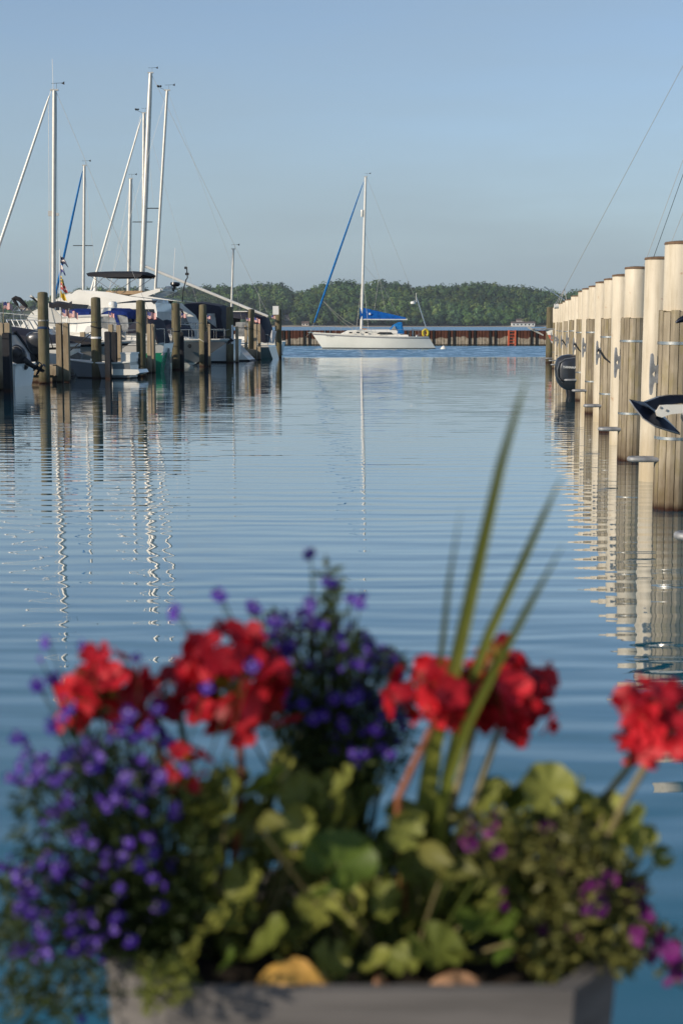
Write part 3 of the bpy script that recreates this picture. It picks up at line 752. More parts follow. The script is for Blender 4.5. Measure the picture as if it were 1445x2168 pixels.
def outboard(t, loc, s=1.0, tilt=0.0, rz=0.0, text=None, name='outboard', cowlmat='cowl'):
    """an engine hung on the transom; local -x is aft; parts are children of the boat, sub-parts of the engine"""
    Mx = Matrix.Translation(Vector(loc)) @ Matrix.Rotation(rz, 4, 'Z') @ Matrix.Rotation(tilt, 4, 'Y') @ Matrix.Scale(s, 4)
    def sec(z, x0, x1, hw, e=2.6, n=20):
        r = []
        for k in range(n):
            a = 2 * math.pi * k / n; c, s_ = math.cos(a), math.sin(a)
            r.append(((x0 + x1) / 2 + (x1 - x0) / 2 * math.copysign(abs(c) ** (2 / e), c), hw * math.copysign(abs(s_) ** (2 / e), s_), z))
        return r
    C = [(.16, -.42, -.06, .13), (.20, -.50, -.02, .17), (.30, -.59, .04, .205), (.42, -.635, .07, .22), (.58, -.66, .08, .225), (.70, -.655, .07, .215), (.79, -.62, .04, .19), (.85, -.54, -.02, .14), (.88, -.42, -.10, .07), (.885, -.36, -.16, .02)]
    m = MB(); rr = [sec(*c) for c in C]; m.grid(rr, closed=True); m.poly(rr[-1]); m.poly(rr[0])
    def fin(mb, nm, mat, parent=None):
        mb.v = [tuple(Mx @ Vector(v)) for v in mb.v]; return t.part(nm, mb, mat, parent=parent)
    eng = fin(m, name, M[cowlmat])
    # silver sweep along the cowl edge
    for sg in (1, -1):
        fin(MB().tube([(-.50, sg * .175, .30), (-.60, sg * .17, .42), (-.62, sg * .18, .58), (-.585, sg * .18, .70), (-.48, sg * .17, .785), (-.30, sg * .16, .82), (-.10, sg * .15, .80)], [.006, .012, .014, .014, .013, .011, .004], 6), 'trim_line', M['greymetal'], eng)
        fin(MB().tube([(-.55, sg * .195, .335), (-.30, sg * .222, .36), (0, sg * .215, .40)], [.008, .014, .006], 6), 'cowl_seam', M['black'], eng)
        if text and sg == -1:
            cu = bpy.data.curves.new('lettering', 'FONT'); cu.body = text; cu.size = .066; cu.extrude = .002; cu.align_x = 'LEFT'
            cu.offset = .0015
            tmp = bpy.data.objects.new('lettering_tmp', cu); COL.objects.link(tmp)
            me = bpy.data.meshes.new_from_object(tmp.evaluated_get(bpy.context.evaluated_depsgraph_get())); bpy.data.objects.remove(tmp)
            me.materials.append(M['sign']); o = link('lettering', me, eng)
            o.matrix_local = Mx @ Matrix.Translation((-.52, -.232, .60)) @ Matrix.Rotation(math.pi / 2, 4, 'X')
    fin(MB().grid([sec(.17, -.40, -.10, .115), sec(0, -.36, -.12, .10), sec(-.25, -.33, -.14, .07), sec(-.42, -.34, -.13, .05)], closed=True), 'midsection', M['black'], eng)
    fin(MB().box((-.30, 0, -.40), (.42, .24, .02)), 'cavitation_plate', M['black'], eng)
    fin(MB().lathe([(.01, -.32), (.045, -.22), (.06, 0), (.055, .18), (.03, .22)], 14, (-.28, 0, -.58), Matrix.Rotation(-math.pi / 2, 3, 'Y')), 'gearcase', M['black'], eng)
    fin(MB().prism([(-.36, -.01, -.42), (-.18, -.01, -.42), (-.20, -.01, -.62), (-.24, -.01, -.78), (-.36, -.01, -.80)], (0, .02, 0)), 'skeg', M['black'], eng)
    for k in range(3):
        q = Matrix.Rotation(k * 2.094, 3, 'X') @ Matrix.Rotation(.5, 3, 'Z')
        fin(MB().prism([Vector((-.50, 0, -.58)) + Matrix.Rotation(k * 2.094, 3, 'X') @ Vector(v) for v in ((0, -.03, .03), (.03, -.09, .12), (0, -.05, .18), (-.03, .05, .17), (-.04, .05, .05))], (.012, 0, 0)), 'propeller_blade', M['black'], eng)
    fin(MB().box((-.03, 0, .05), (.16, .22, .30)), 'bracket', M['black'], eng)
    return eng
def wires(t, segs, r=.008, nm='stay', mat='wire', world=True):
    for a, b_ in segs: t.part(nm, MB().tube([a, b_], r, 5), M[mat], world=world)
def mast(t, base, top, r0, r1, mat='alu', nm='mast', world=True):
    base, top = Vector(base), Vector(top)
    pts = [base + (top - base) * k for k in (0, .3, .7, .9, 1)]
    return t.part(nm, MB().tube(pts, [r0, r0, r0 * .95, (r0 + r1) / 2, r1], 12), M[mat], world=world)
def masthead(t, top, vane=True, cups=False, ant=False, parent=None, sc=1.0):
    top = Vector(top); m = MB().box(top + Vector((0, 0, .03)), (.34 * sc, .12, .07))
    t.part('masthead_fitting', m, M['alu'], world=True, parent=None, smooth=False)
    if vane:
        a = top + Vector((.10 * sc, 0, .30)); m = MB().tube([top + Vector((.08, 0, 0)), a], .006, 5).tube([a - Vector((.22, 0, 0)), a + Vector((.28, 0, .02))], .009, 5)
        m.prism([a + Vector((.20, -.003, .0)), a + Vector((.33, -.003, .09)), a + Vector((.33, -.003, -.06))], (0, .006, 0)); t.part('wind_vane', m, M['mast_dark'], world=True)
    if cups:
        a = top + Vector((-.45, 0, .18)); m = MB().tube([top, a], .010, 5)
        for k in range(3): m.lathe([(.02, -.05), (.07, 0), (.05, .06)], 8, a + Vector((.09 * math.cos(k * 2.1), .09 * math.sin(k * 2.1), .05)))
        t.part('anemometer', m, M['mast_dark'], world=True)
    if ant: t.part('whip_antenna', MB().tube([top + Vector((-.05, 0, 0)), top + Vector((-.06, 0, 1.3))], .008, 5), M['wire'], world=True)
def boatT(name, label, px, py, end, L, group, head=None, cat='boat', rz=None):
    """place a boat so that its bow or stern waterline end stands at a pixel"""
    p = wat(px, py); h = ANG if end == 'bow' else ANG + math.pi
    if head is not None: h = head
    d = Vector((math.cos(h), math.sin(h), 0))
    c = p - d * (L / 2) if end == 'bow' else p + d * (L / 2)
    return T(name, label, cat, c, h, group)
STD = lambda top, bot='antifoul': [(0, 4, 'bottom', M[bot]), (4, 10, 'hull', M[top])]
GB = 'boats moored on the left side'; GR = 'boats moored on the right side'

# --- the moored sailboat in the middle
p0 = wat(790, 738); SD = p0.y
t = T('sailboat', 'white moored sailboat with bright blue sail cover and blue furled jib before the breakwater', 'sailboat', p0, math.pi)
A = lambda px, py, dd=0: at(px, py, SD + dd)
rows = loft(10.55, 3.3, .98, 1.06, 1.36, .55, .95, -.62, wl=.86, k=.45, bowfull=2.0, smid=.40, wlb=.1)
hull_parts(t, rows, [(0, 3, 'bottom', M['antifoul']), (3, 4, 'boot_stripe', M['antifoul']), (4, 8, 'hull', M['cream_hull']), (8, 9, 'sheer_stripe', M['stripe']), (9, 10, 'bulwark', M['white'])], M['deckwhite'])
def LX(px): return (790 - px) / ppm(SD)
def LZ(py): return A(790, py).z
cabin(t, [(LX(714), 1.12), (LX(735), LZ(699.5)), (LX(760), LZ(698)), (LX(835), LZ(697.5)), (LX(846), LZ(706)), (LX(862), LZ(709)), (LX(862), .95), (LX(714), .95)], 1.15, M['white'], 'coachroof')
for px in (742, 757.5, 775): side_window(t, [(LX(px - 3.2), LZ(705.2)), (LX(px - 3.2), LZ(702.6)), (LX(px + 3.2), LZ(702.6)), (LX(px + 3.2), LZ(705.2))], 1.15, .95, LZ(697.5))
side_window(t, [(LX(795), LZ(707)), (LX(802), LZ(703.2)), (LX(826), LZ(703.2)), (LX(830), LZ(707))], 1.15, .95, LZ(697.5))
t.part('hatch', MB().box((LX(772), 0, LZ(696.8)), (.35, .5, .12)), M['teak'], smooth=False)
base, top = A(764.5, 697), A(773.8, 375)
ms = mast(t, base, top, .115, .085, 'mastwhite'); masthead(t, top, sc=.9)
t.part('radar_reflector', MB().lathe([(.10, 0), (.11, .03), (.11, .55), (.10, .58)], 12, A(766, 459, -.05) - Vector((0, 0, 0))), M['white'], world=True)
t.part('boom', MB().tube([A(768, 676), A(862, 676.5)], .075, 10), M['mastwhite'], world=True)
cov = MB(); rws = []
for px, yt in ((761.5, 652), (766, 651), (772, 652.5), (800, 659), (830, 665.5), (858, 672)):
    a = A(px, yt); c = A(px, 675.5); w = .17 if px < 800 else .12
    w = .15 + .05 * math.sin(px * .21)
    rws.append([c + Vector((0, -w * .6, 0)), c.lerp(a, .35) + Vector((0, -w, 0)), c.lerp(a, .75) + Vector((0, -w * .7, 0)), a, c.lerp(a, .75) + Vector((0, w * .7, 0)), c.lerp(a, .35) + Vector((0, w, 0)), c + Vector((0, w * .6, 0))])
cov.grid(rws); cov.poly(rws[0]); cov.poly(rws[-1])
sc_ = t.part('sail_cover', cov, M['blue_canvas'], world=True)
t.part('emblem', MB().box(A(782, 664.5, -.215), (.16, .02, .16)), M['sign'], world=True, parent=None, smooth=False)
a, c = A(769.5, 384), A(664.5, 684)
t.part('furled_jib', MB().tube([a.lerp(c, k) for k in (0, .03, .1, .3, .6, .85, .97, 1)], [.012, .03, .045, .07, .09, .085, .06, .02], 8), M['sky_canvas'], world=True)
wires(t, [(A(771, 376), A(769.5, 386)), (A(776, 376), A(878, 632)), (A(664.5, 684), A(656, 703)), (A(768, 580, -.2), A(753, 703, -1.1)), (A(768, 580, -.2), A(780, 703, -1.1)), (A(769, 560), A(804, 601)), (A(801, 590), A(792, 656)), (A(803, 590), A(816, 662)), (A(803, 593), A(842, 668)), (A(769, 480), A(803, 590))], .011)
for e in ((745, 696), (752, 691)):
    a, c = A(682, 635), A(*e); t.part('sheet_line', MB().tube([a, a.lerp(c, .33) - Vector((0, 0, .18)), a.lerp(c, .66) - Vector((0, 0, .2)), c], .016, 5), M['rope'], world=True)
# dodger
dg = []
for px, yt, yb in ((823, 698, 698.5), (831, 688, 700), (842, 682, 704), (849, 682, 705), (852, 697, 706)):
    hw = .95; xx = LX(px); zt, zb = LZ(yt), LZ(yb)
    dg.append([(xx, hw, zb), (xx, hw * .95, (zt + zb) / 2), (xx, hw * .7, zt), (xx, -hw * .7, zt), (xx, -hw * .95, (zt + zb) / 2), (xx, -hw, zb)])
dd = t.part('dodger', MB().grid(dg), M['sky_canvas'])
for sg in (1, -1): t.part('dodger_window', MB().prism([(LX(826), sg * .97, LZ(698)), (LX(833), sg * .94, LZ(689)), (LX(838), sg * .97, LZ(699))], (0, sg * .02, 0)), M['vinyl'], parent=dd, smooth=False)
for sg in (1, -1): t.part('weather_cloth', MB().box((LX(846), sg * 1.2, LZ(702)), (.55, .02, .34)), M['sky_canvas'], smooth=False)
t.part('radar_pole', MB().tube([A(903, 700), A(881, 630)], .05, 8), M['steel'], world=True)
t.part('radar_dome', MB().lathe([(.05, -.13), (.22, -.10), (.25, 0), (.22, .09), (.05, .13)], 16, A(874, 641)), M['white'], world=True)
t.part('radar_bracket', MB().tube([A(874, 637), A(884, 635)], .03, 6), M['steel'], world=True)
t.part('pole_antenna', MB().tube([A(880.5, 620), A(880.5, 640)], .022, 6), M['white'], world=True)
t.part('horseshoe_buoy', MB().tube([A(900 + 5.5 * math.sin(a), 705 - 7 * math.cos(a), -.9) for a in np.linspace(-2.6, 2.6, 12)], .11, 8), M['yellow'], world=True)
rail(t, rows, .0, .14, .62, nm='stern_rail', posts=3); rail(t, rows, .80, 1, .60, nm='bow_rail', posts=4)
rail(t, rows, .10, .86, .60, m='wire', nm='lifeline', posts=6, r=.010)
for s in (.72, .86): pass
t.part('anchor_roller', MB().box((5.35, 0, 1.37), (.5, .18, .06)), M['steel'], smooth=False)
t.part('wheel', MB().tube([(LX(872) , .45 * math.cos(a), LZ(704) + .40 * math.sin(a)) for a in np.linspace(0, 6.283, 20)], .02, 6), M['steel'])
t.part('winch', MB().lathe([(.09, 0), (.10, .05), (.07, .12), (.09, .18)], 10, (LX(880), .9, 1.0)), M['steel'])
for s in (.93,):
    q = sheer(rows, s)
    cu = bpy.data.curves.new('lettering', 'FONT'); cu.body = 'CF 1635 F'; cu.size = .17; cu.extrude = .002
    tmp = bpy.data.objects.new('lettering_tmp', cu); COL.objects.link(tmp)
    me = bpy.data.meshes.new_from_object(tmp.evaluated_get(bpy.context.evaluated_depsgraph_get())); bpy.data.objects.remove(tmp)
    me.materials.append(M['stripe'])
    # follow the flare of the port bow
    i0 = 19; i1 = 15
    def hp(i): r_ = rows[i]; return Vector(r_[7]) * .45 + Vector(r_[8]) * .55
    a, c = hp(i0), hp(i1); a.y += .02; c.y += .02
    ax = (c - a).normalized(); upv = (Vector(rows[17][8]) - Vector(rows[17][7])).normalized(); nn = ax.cross(upv).normalized(); upv = nn.cross(ax)
    Mt = Matrix(((ax.x, upv.x, nn.x, a.x), (ax.y, upv.y, nn.y, a.y + .02), (ax.z, upv.z, nn.z, a.z), (0, 0, 0, 1)))
    o = link('lettering', me, t.o); o.matrix_local = Mt
wires(t, [(A(657, 704), wat(636, 724))], .014, 'mooring_line', 'rope')

# --- far-left small boat with tilted black outboard
t = boatT('outboard_boat', 'white skiff at the left edge with a small black outboard tilted up', 50, 818, 'stern', 5.2, GB)
rows = loft(5.2, 2.0, .75, .7, .95, .25, .6, .10); hull_parts(t, rows, STD('white', 'white'), M['deckwhite'])
outboard(t, (-2.66, 0, .62), .80, R(58), name='outboard', cowlmat='black')
t.part('bench', MB().box((-.6, 0, .55), (.35, 1.6, .06)), M['deckwhite'], smooth=False)
t.part('windscreen', MB().prism([(.5, -.8, .75), (.9, -.8, .75), (.7, -.7, 1.1)], (0, 1.6, 0)), M['vinyl'], smooth=False)
# --- grey boat with raked stern and upright outboard behind the first pile
t = boatT('grey_runabout', 'grey hulled runabout with steep dark-edged stern and big black outboard behind leftmost pile', 88, 804.8, 'stern', 7.0, GB)
rows = loft(7.0, 2.4, 1.75, 1.45, 1.5, .35, .9, -1.35, k=.15)
hull_parts(t, rows, [(0, 4, 'bottom', M['antifoul']), (4, 9, 'hull', M['ltgrey_hull']), (9, 10, 'rub_rail', M['black'])], M['navy'])
for sg in (1, -1):
    t.part('stern_edge', MB().tube([Vector(p_) * 1 + Vector((-.02, 0, 0)) if sg > 0 else Vector((p_[0] - .02, -p_[1], p_[2])) for p_ in rows[0][3:]], .07, 6), M['black'])
t.part('swim_platform', MB().box((-3.62, 0, .34), (.5, 1.7, .07)), M['white'], smooth=False)
outboard(t, (-3.05, -.5, .72), 1.15, R(14), name='outboard', cowlmat='cowl')
t.part('cockpit_cover', MB().grid([[(x, y, 1.72 - .03 * abs(x) + (.25 - .18 * y * y) ) for y in (-1.0, -.5, 0, .5, 1.0)] for x in (-2.0, -1, 0, 1, 2)]), M['navy'])
# --- white cruiser with navy cover and folded bimini
t = boatT('covered_cruiser', 'white cruiser with navy cockpit cover and folded black bimini at far left', 150, 797.5, 'stern', 8.2, GB)
rows = loft(8.2, 2.8, 1.25, 1.3, 1.75, .45, 1.3, .0)
hull_parts(t, rows, [(0, 4, 'bottom', M['antifoul']), (4, 8, 'hull', M['white']), (8, 9, 'rub_rail', M['black']), (9, 10, 'bulwark', M['white'])], M['deckwhite'])
canvas(t, [(-3.9, 1.3, 1.35), (-2.6, 1.3, 1.75), (-1.2, 1.35, 1.95), (.3, 1.4, 2.05), (1.2, 1.45, 1.6)], 1.28, 'navy', 'cockpit_cover')
pb = lambda px, py, dd=0: at(px, py, wat(150, 797.5).y + dd)
t.part('folded_bimini', MB().tube([pb(38, 646), pb(31, 637), pb(28, 633), pb(33, 630.5), pb(42, 634), pb(52, 644), pb(58, 650)], [.05, .07, .07, .08, .09, .08, .05], 8), M['black_canvas'], world=True)
wires(t, [(pb(37, 646), pb(61, 680)), (pb(37, 648), pb(26, 662)), (pb(58, 649), pb(72, 666)), (pb(57, 651), pb(44, 665))], .022, 'bimini_strut', 'steel')
t.part('tower_wing', MB().prism([pb(62, 628), pb(66, 624), pb(88, 650), pb(104, 690), pb(130, 695), pb(130, 670), pb(112, 652), pb(95, 652), pb(80, 632)], (0, .12, 0)), M['white'], world=True, smooth=False)
t.part('small_canopy', MB().grid([[pb(px, y0 + 2 * math.sin(px * .4), d) for d, y0 in ((-.7, 652), (-.6, 643), (0, 639), (.6, 643), (.7, 652))] for px in (104, 112, 122, 134, 146, 153)]), M['black_canvas'], world=True)
wires(t, [(pb(108, 650), pb(118, 690)), (pb(148, 648), pb(140, 690))], .02, 'canopy_strut', 'steel')
rail(t, rows, .45, 1, .55, nm='bow_rail')
for k in range(3): t.part('fender', MB().lathe([(.02, -.30), (.10, -.24), (.11, 0), (.10, .24), (.02, .30)], 10, (-2.6 + k * 1.6, -1.47, .75)), M['royal_canvas'])
for s0 in (.30, .45, .6): t.part('deck_strut', MB().tube([(sheer(rows, s0)[0], -sheer(rows, s0)[1], 1.5), (sheer(rows, s0)[0] - .5, -sheer(rows, s0)[1] + .2, 2.0)], .016, 6), M['steel'])
# stern drive, tilted
drv = MB().prism([Vector((-4.05, -.12, .75)), Vector((-4.45, -.12, .95)), Vector((-4.60, -.12, .88)), Vector((-4.35, -.12, .10)), Vector((-4.1, -.12, .05))], (0, .24, 0))
dv = t.part('stern_drive', drv, M['greymetal'], smooth=False)
t.part('anode_plate', MB().prism([Vector((-4.35, -.20, .08)), Vector((-5.00, -.20, .62)), Vector((-4.98, -.20, .70)), Vector((-4.28, -.20, .16))], (0, .40, 0)), M['steel'], smooth=False, parent=dv)
t.part('gearcase', MB().prism([Vector((-4.30, -.06, .02)), Vector((-4.95, -.06, .55)), Vector((-5.25, -.06, .32)), Vector((-5.1, -.06, .10)), Vector((-4.6, -.06, -.08))], (0, .12, 0)), M['greymetal'], smooth=False, parent=dv)
# --- light grey bowrider, bow to the channel
t = boatT('bowrider', 'pale grey bowrider pointing its overhanging bow right between the second and third piles', 283, 792, 'bow', 8.0, GB)
rows = loft(8.0, 2.6, 1.05, 1.15, 1.36, .4, 1.9, .1, bowfull=2.6, wlb=.05)
hull_parts(t, rows, [(0, 5, 'bottom', M['navy_hull']), (5, 8, 'hull', M['ltgrey_hull']), (8, 9, 'rub_rail', M['black']), (9, 10, 'bulwark', M['white'])], M['deckwhite'])
canvas(t, [(-.2, 1.1, 1.45), (.9, 1.15, 1.55), (2.0, 1.2, 1.42), (2.7, 1.25, 1.3)], .9, 'black_canvas', 'bow_cover')
t.part('windscreen', MB().prism([(.2, -1.0, 1.25), (.9, -1.0, 1.25), (.2, -.9, 1.85), (.1, -.9, 1.85)], (0, 2.0, 0)), M['vinyl'], smooth=False)
for k in range(4): t.part('tower_tube', MB().tube([(-.6 + k * .28, -1.15, 1.3), (-1.0 + k * .22, -1.0, 2.2), (-1.0 + k * .22, 1.0, 2.2), (-.6 + k * .28, 1.15, 1.3)], .025, 6), M['steel'])
q = rows[17]; 
cu = bpy.data.curves.new('lettering', 'FONT'); cu.body = 'AURORA'; cu.size = .19; cu.extrude = .002
tmp = bpy.data.objects.new('lettering_tmp', cu); COL.objects.link(tmp)
me = bpy.data.meshes.new_from_object(tmp.evaluated_get(bpy.context.evaluated_depsgraph_get())); bpy.data.objects.remove(tmp); me.materials.append(M['navy_hull'])
a = Vector(rows[12][7]); c = Vector(rows[15][7]); a.y = -a.y - .05; c.y = -c.y - .02; ax = (c - a).normalized()
upv = Vector((0, -.15, 1)).normalized(); nn = ax.cross(upv).normalized(); upv = nn.cross(ax)
o = link('lettering', me, t.o); o.matrix_local = Matrix(((ax.x, upv.x, nn.x, a.x), (ax.y, upv.y, nn.y, a.y), (ax.z, upv.z, nn.z, a.z), (0, 0, 0, 1)))
# --- express cruiser with royal blue canvas
t = boatT('canvas_cruiser', 'white express cruiser with royal blue canvas and radar dome behind the second pile', 272, 781.6, 'stern', 8.6, GB)
PD = t.o.location.y; pb = lambda px, py, dd=0: at(px, py, wat(272, 781.6).y + dd)
rows = loft(8.6, 2.9, 1.05, 1.15, 1.6, .45, 1.3, .1); hull_parts(t, rows, STD('white'), M['deckwhite'])
hd = lambda px: -4.3 + (272 - px) / ppm(wat(272, 781.6).y)
zz = lambda py: pb(250, py).z
canvas(t, [(hd(291), zz(675), zz(669)), (hd(287), zz(669), zz(661)), (hd(277), zz(667), zz(656.5)), (hd(245), zz(667), zz(656)), (hd(232), zz(672), zz(662)), (hd(219), zz(678), zz(670))], 1.25, 'royal_canvas', 'cockpit_canvas')
for sg in (1, -1):
    t.part('clear_panel', MB().prism([(hd(292), sg * 1.22, zz(702)), (hd(289), sg * 1.22, zz(672)), (hd(268), sg * 1.22, zz(666)), (hd(276), sg * 1.22, zz(702))], (0, sg * .02, 0)), M['vinyl'], smooth=False)
    t.part('clear_panel', MB().prism([(hd(270), sg * 1.22, zz(702)), (hd(262), sg * 1.22, zz(666)), (hd(240), sg * 1.22, zz(668)), (hd(226), sg * 1.22, zz(692))], (0, sg * .02, 0)), M['vinyl'], smooth=False)
for sg in (1, -1):
    t.part('canvas_strap', MB().prism([(hd(278), sg * 1.24, zz(703)), (hd(266), sg * 1.26, zz(666)), (hd(260), sg * 1.26, zz(666)), (hd(271), sg * 1.24, zz(703))], (0, sg * .02, 0)), M['royal_canvas'], smooth=False)
canvas(t, [(hd(205), zz(668), zz(659)), (hd(185), zz(668), zz(657)), (hd(158), zz(667), zz(657))], 1.1, 'royal_canvas', 'forward_canvas')
cabin(t, [(hd(225), 1.15), (hd(218), 1.75), (hd(190), 1.62), (hd(120), 1.3), (hd(120), 1.05)], 1.2, M['white'])
t.part('radar_arch', MB().prism([(hd(250), -1.25, 1.2), (hd(228), -1.25, 1.2), (hd(215), -1.1, zz(655)), (hd(225), -1.1, zz(653)), (hd(252), -1.1, zz(653))], (0, .14, 0)).prism([(hd(250), 1.11, 1.2), (hd(228), 1.11, 1.2), (hd(215), .96, zz(655)), (hd(225), .96, zz(653)), (hd(252), .96, zz(653))], (0, .14, 0)).box((hd(235), 0, zz(653.5)), (.45, 2.2, .08)), M['white'], smooth=False)
t.part('radar_dome', MB().lathe([(.12, -.17), (.19, -.15), (.21, -.03), (.215, .05), (.17, .15), (.02, .17)], 16, (hd(236), -.3, zz(645.5))), M['white'])
t.part('radar_mount', MB().box((hd(236), -.3, zz(651)), (.25, .2, .14)), M['white'], smooth=False)
t.part('transom_door', MB().box((-4.36, .5, .75), (.05, .6, .6)), M['deckwhite'], smooth=False)
t.part('boarding_ladder', MB().tube([pb(242, 715), pb(262, 683)], .03, 6).tube([pb(238, 715), pb(258, 683)], .03, 6), M['steel'], world=True)
# --- little dinghy with a bracket platform, hull coloured dark to imitate shade
t = boatT('dinghy', 'small grey dinghy with white boxy transom and flat stern platform left of the third pile', 283, 800.5, 'stern', 2.6, GB, cat='dinghy')
rows = loft(2.6, 1.3, .62, .58, .7, .15, .4, .05); hull_parts(t, rows, STD('grey_hull'), M['deckwhite'])
t.part('transom_box', MB().box((-1.16, 0, .62), (.36, 1.1, .62)), M['white'], smooth=False)
t.part('lid', MB().box((-1.16, 0, .95), (.42, 1.14, .05)), M['white'], smooth=False)
t.part('stern_platform', MB().prism([(-.65, -.62, .12), (-1.55, -.62, .14), (-1.72, -.62, .22), (-1.66, -.62, .34), (-.65, -.62, .36)], (0, 1.24, 0)), M['white'], smooth=False)
for x in (-1.05, -1.22, -1.36): t.part('vent', MB().box((x, -.556, .62), (.09, .02, .24)), M['black'], smooth=False)
for x in (-1.1, -1.3, -1.45): t.part('drain_slot', MB().box((x, -.625, .24), (.09, .02, .05)), M['black'], smooth=False)
# --- unseen cruisers continuing the row past the left edge, added to cast shade
for nn, (yD, xx) in enumerate(((45.4, -12.9), (39.0, -13.4))):
    t = T('neighbour_cruiser', ['white cruiser moored just outside the left picture edge beside the skiff', 'white cruiser moored farther outside the left picture edge toward the camera'][nn], 'boat', (xx - 3.4, yD, 0), ANG, GB)
    rows = loft(9.5, 3.2, 1.3, 1.5, 2.0, .5, 1.4, .1); hull_parts(t, rows, STD('white'), M['deckwhite'])
    cabin(t, [(-3.0, 1.3), (-2.6, 3.7), (1.6, 3.6), (2.6, 2.3), (3.4, 1.8), (3.4, 1.3)], 1.4, M['white'])
    side_window(t, [(-2.2, 2.4), (-2.1, 3.0), (.6, 3.0), (1.4, 2.4)], 1.4, 1.3, 3.3)
    rail(t, rows, .5, 1, .6, nm='bow_rail')
# --- green sailboat
t = boatT('green_sailboat', 'sailboat with bright green hull and white topsides, stern to the channel', 348, 787, 'stern', 9.4, GB, cat='sailboat')
rows = loft(9.4, 3.1, 1.22, 1.15, 1.4, .5, 1.1, .22, k=.5, wl=.80)
hull_parts(t, rows, [(0, 3, 'bottom', M['antifoul']), (3, 7, 'hull', M['green_hull']), (7, 10, 'topsides', M['white'])], M['deckwhite'])
for zf in (.80,): t.part('cove_line', MB().tube([(r[8][0], -r[8][1] - .006, r[8][2]) for r in rows], .010, 5), M['stripe'])
D6 = wat(348, 787).y; pb = lambda px, py, dd=0: at(px, py, D6 + dd)
cabin(t, [(-1.6, 1.1), (-1.4, 1.62), (2.0, 1.55), (2.6, 1.2), (2.6, 1.05)], 1.0, M['white'], 'coachroof')
t.part('rudder', MB().prism([(-4.75, -.03, 1.05), (-4.95, -.03, 1.0), (-5.0, -.03, -.2), (-4.55, -.03, -.2)], (0, .06, 0)), M['vinyl'], smooth=False)
rail(t, rows, 0, .22, .62, nm='stern_rail', posts=4)
b0, tp = pb(113.5, 700), pb(115.5, 192); mast(t, b0, tp, .10, .085, 'alu'); masthead(t, tp, ant=True)
a, c = pb(105, 203), pb(-66, 712)
t.part('furled_jib', MB().tube([a.lerp(c, k) for k in (0, .05, .3, .6, 1)], [.03, .05, .06, .07, .07], 8), M['mastwhite'], world=True)
wires(t, [(pb(108, 192), pb(105, 203)), (pb(103, 220), pb(106, 640)), (pb(120, 196), pb(122, 640)), (pb(119, 193), pb(335, 705))], .008)
t.part('spreader', MB().box(pb(108, 452), (.22, .1, .22)).box(pb(122, 454), (.12, .1, .12)), M['alu'], world=True, smooth=False)
t.part('boom', MB().tube([pb(118, 672), pb(230, 668)], .06, 8), M['mastwhite'], world=True)
hd = lambda px: -4.7 + (348 - px) / ppm(D6); zz = lambda py: pb(330, py).z
canvas(t, [(hd(372 - 24), 1.2, 1.5), (hd(338), zz(705), zz(680)), (hd(325), zz(706), zz(672)), (hd(306), zz(706), zz(671)), (hd(285), zz(706), zz(690))], 1.05, 'navy', 'dodger')
t.part('outboard_bracket', MB().box((-4.75, .6, .9), (.2, .3, .35)), M['galv'], smooth=False)
for k in range(3): t.part('fender', MB().lathe([(.02, -.32), (.10, -.26), (.11, 0), (.10, .26), (.02, .32)], 10, (-3.2 + k * 1.5, -1.62, .55)), M['white'])
# --- signal flags on a staff
sf = T('signal_flags', 'string of small coloured signal flags on a thin white staff beside the left mast', 'flags', pb(128, 700))
sf.part('staff', MB().tube([pb(128, 700), pb(127.5, 527)], .018, 6), M['sign'], world=True)
for k, (y0, cs, w) in enumerate([(541, ('f_navy', 'f_white', 'f_navy'), 17), (559, ('f_white', 'f_white', 'f_blue'), 11), (583, ('f_yellow', 'f_navy', 'f_yellow'), 9), (598, ('f_red', 'f_white', 'f_red'), 16), (616, ('f_yellow', 'f_yellow', 'f_yellow'), 15)]):
    rows_ = []
    for j in range(7):
        u = j / 6
        rows_.append([pb(128.5 + w * u * (.6 + .4 * v), y0 + 15 * v + 9 * u + 2 * math.sin(j * 1.4 + k), .12 * math.sin(j * 1.1 + k) * u) for v in (0, .2, .4, .6, .8, 1)])
    m = MB()
    for j in range(6):
        for i in range(5):
            mi = (0, 0, 1, 2, 2)[i] if k != 2 else (0, 1, 0, 1, 0)[i]
            m.add([rows_[j][i], rows_[j + 1][i], rows_[j + 1][i + 1], rows_[j][i + 1]], [(0, 1, 2, 3)], mi)
    sf.part('flag', m, [M[c] for c in cs], world=True)
# --- flybridge yacht
t = boatT('flybridge_yacht', 'large white flybridge yacht with black windows and black bimini rising behind the piles', 402, 771.2, 'stern', 12.5, GB, cat='yacht')
D7 = wat(402, 771.2).y; pb = lambda px, py, dd=0: at(px, py, D7 + dd)
hd = lambda px: -6.25 + (402 - px) / ppm(D7); zz = lambda py: pb(250, py).z
rows = loft(12.5, 3.9, 1.35, 1.6, 2.1, .7, 2.0, .1); hull_parts(t, rows, STD('white'), M['deckwhite'])
cab = [(hd(352), 1.4), (hd(350), zz(660)), (hd(346), zz(642)), (hd(338), zz(634)), (hd(290), zz(628)), (hd(245), zz(619)), (hd(180), zz(614)), (hd(150), zz(624)), (hd(115), zz(642)), (hd(75), zz(660)), (hd(30), 1.5)]
z1 = max(z for _, z in cab)
cabin(t, cab, 1.75, M['white'], 'cabin')
side_window(t, [(hd(200), zz(655)), (hd(205), zz(646)), (hd(165), zz(643)), (hd(135), zz(648)), (hd(120), zz(658))], 1.75, 1.4, z1)
side_window(t, [(hd(344), zz(645)), (hd(338), zz(640)), (hd(255), zz(643)), (hd(300), zz(637)), (hd(352), zz(636.5))], 1.75, 1.4, z1)
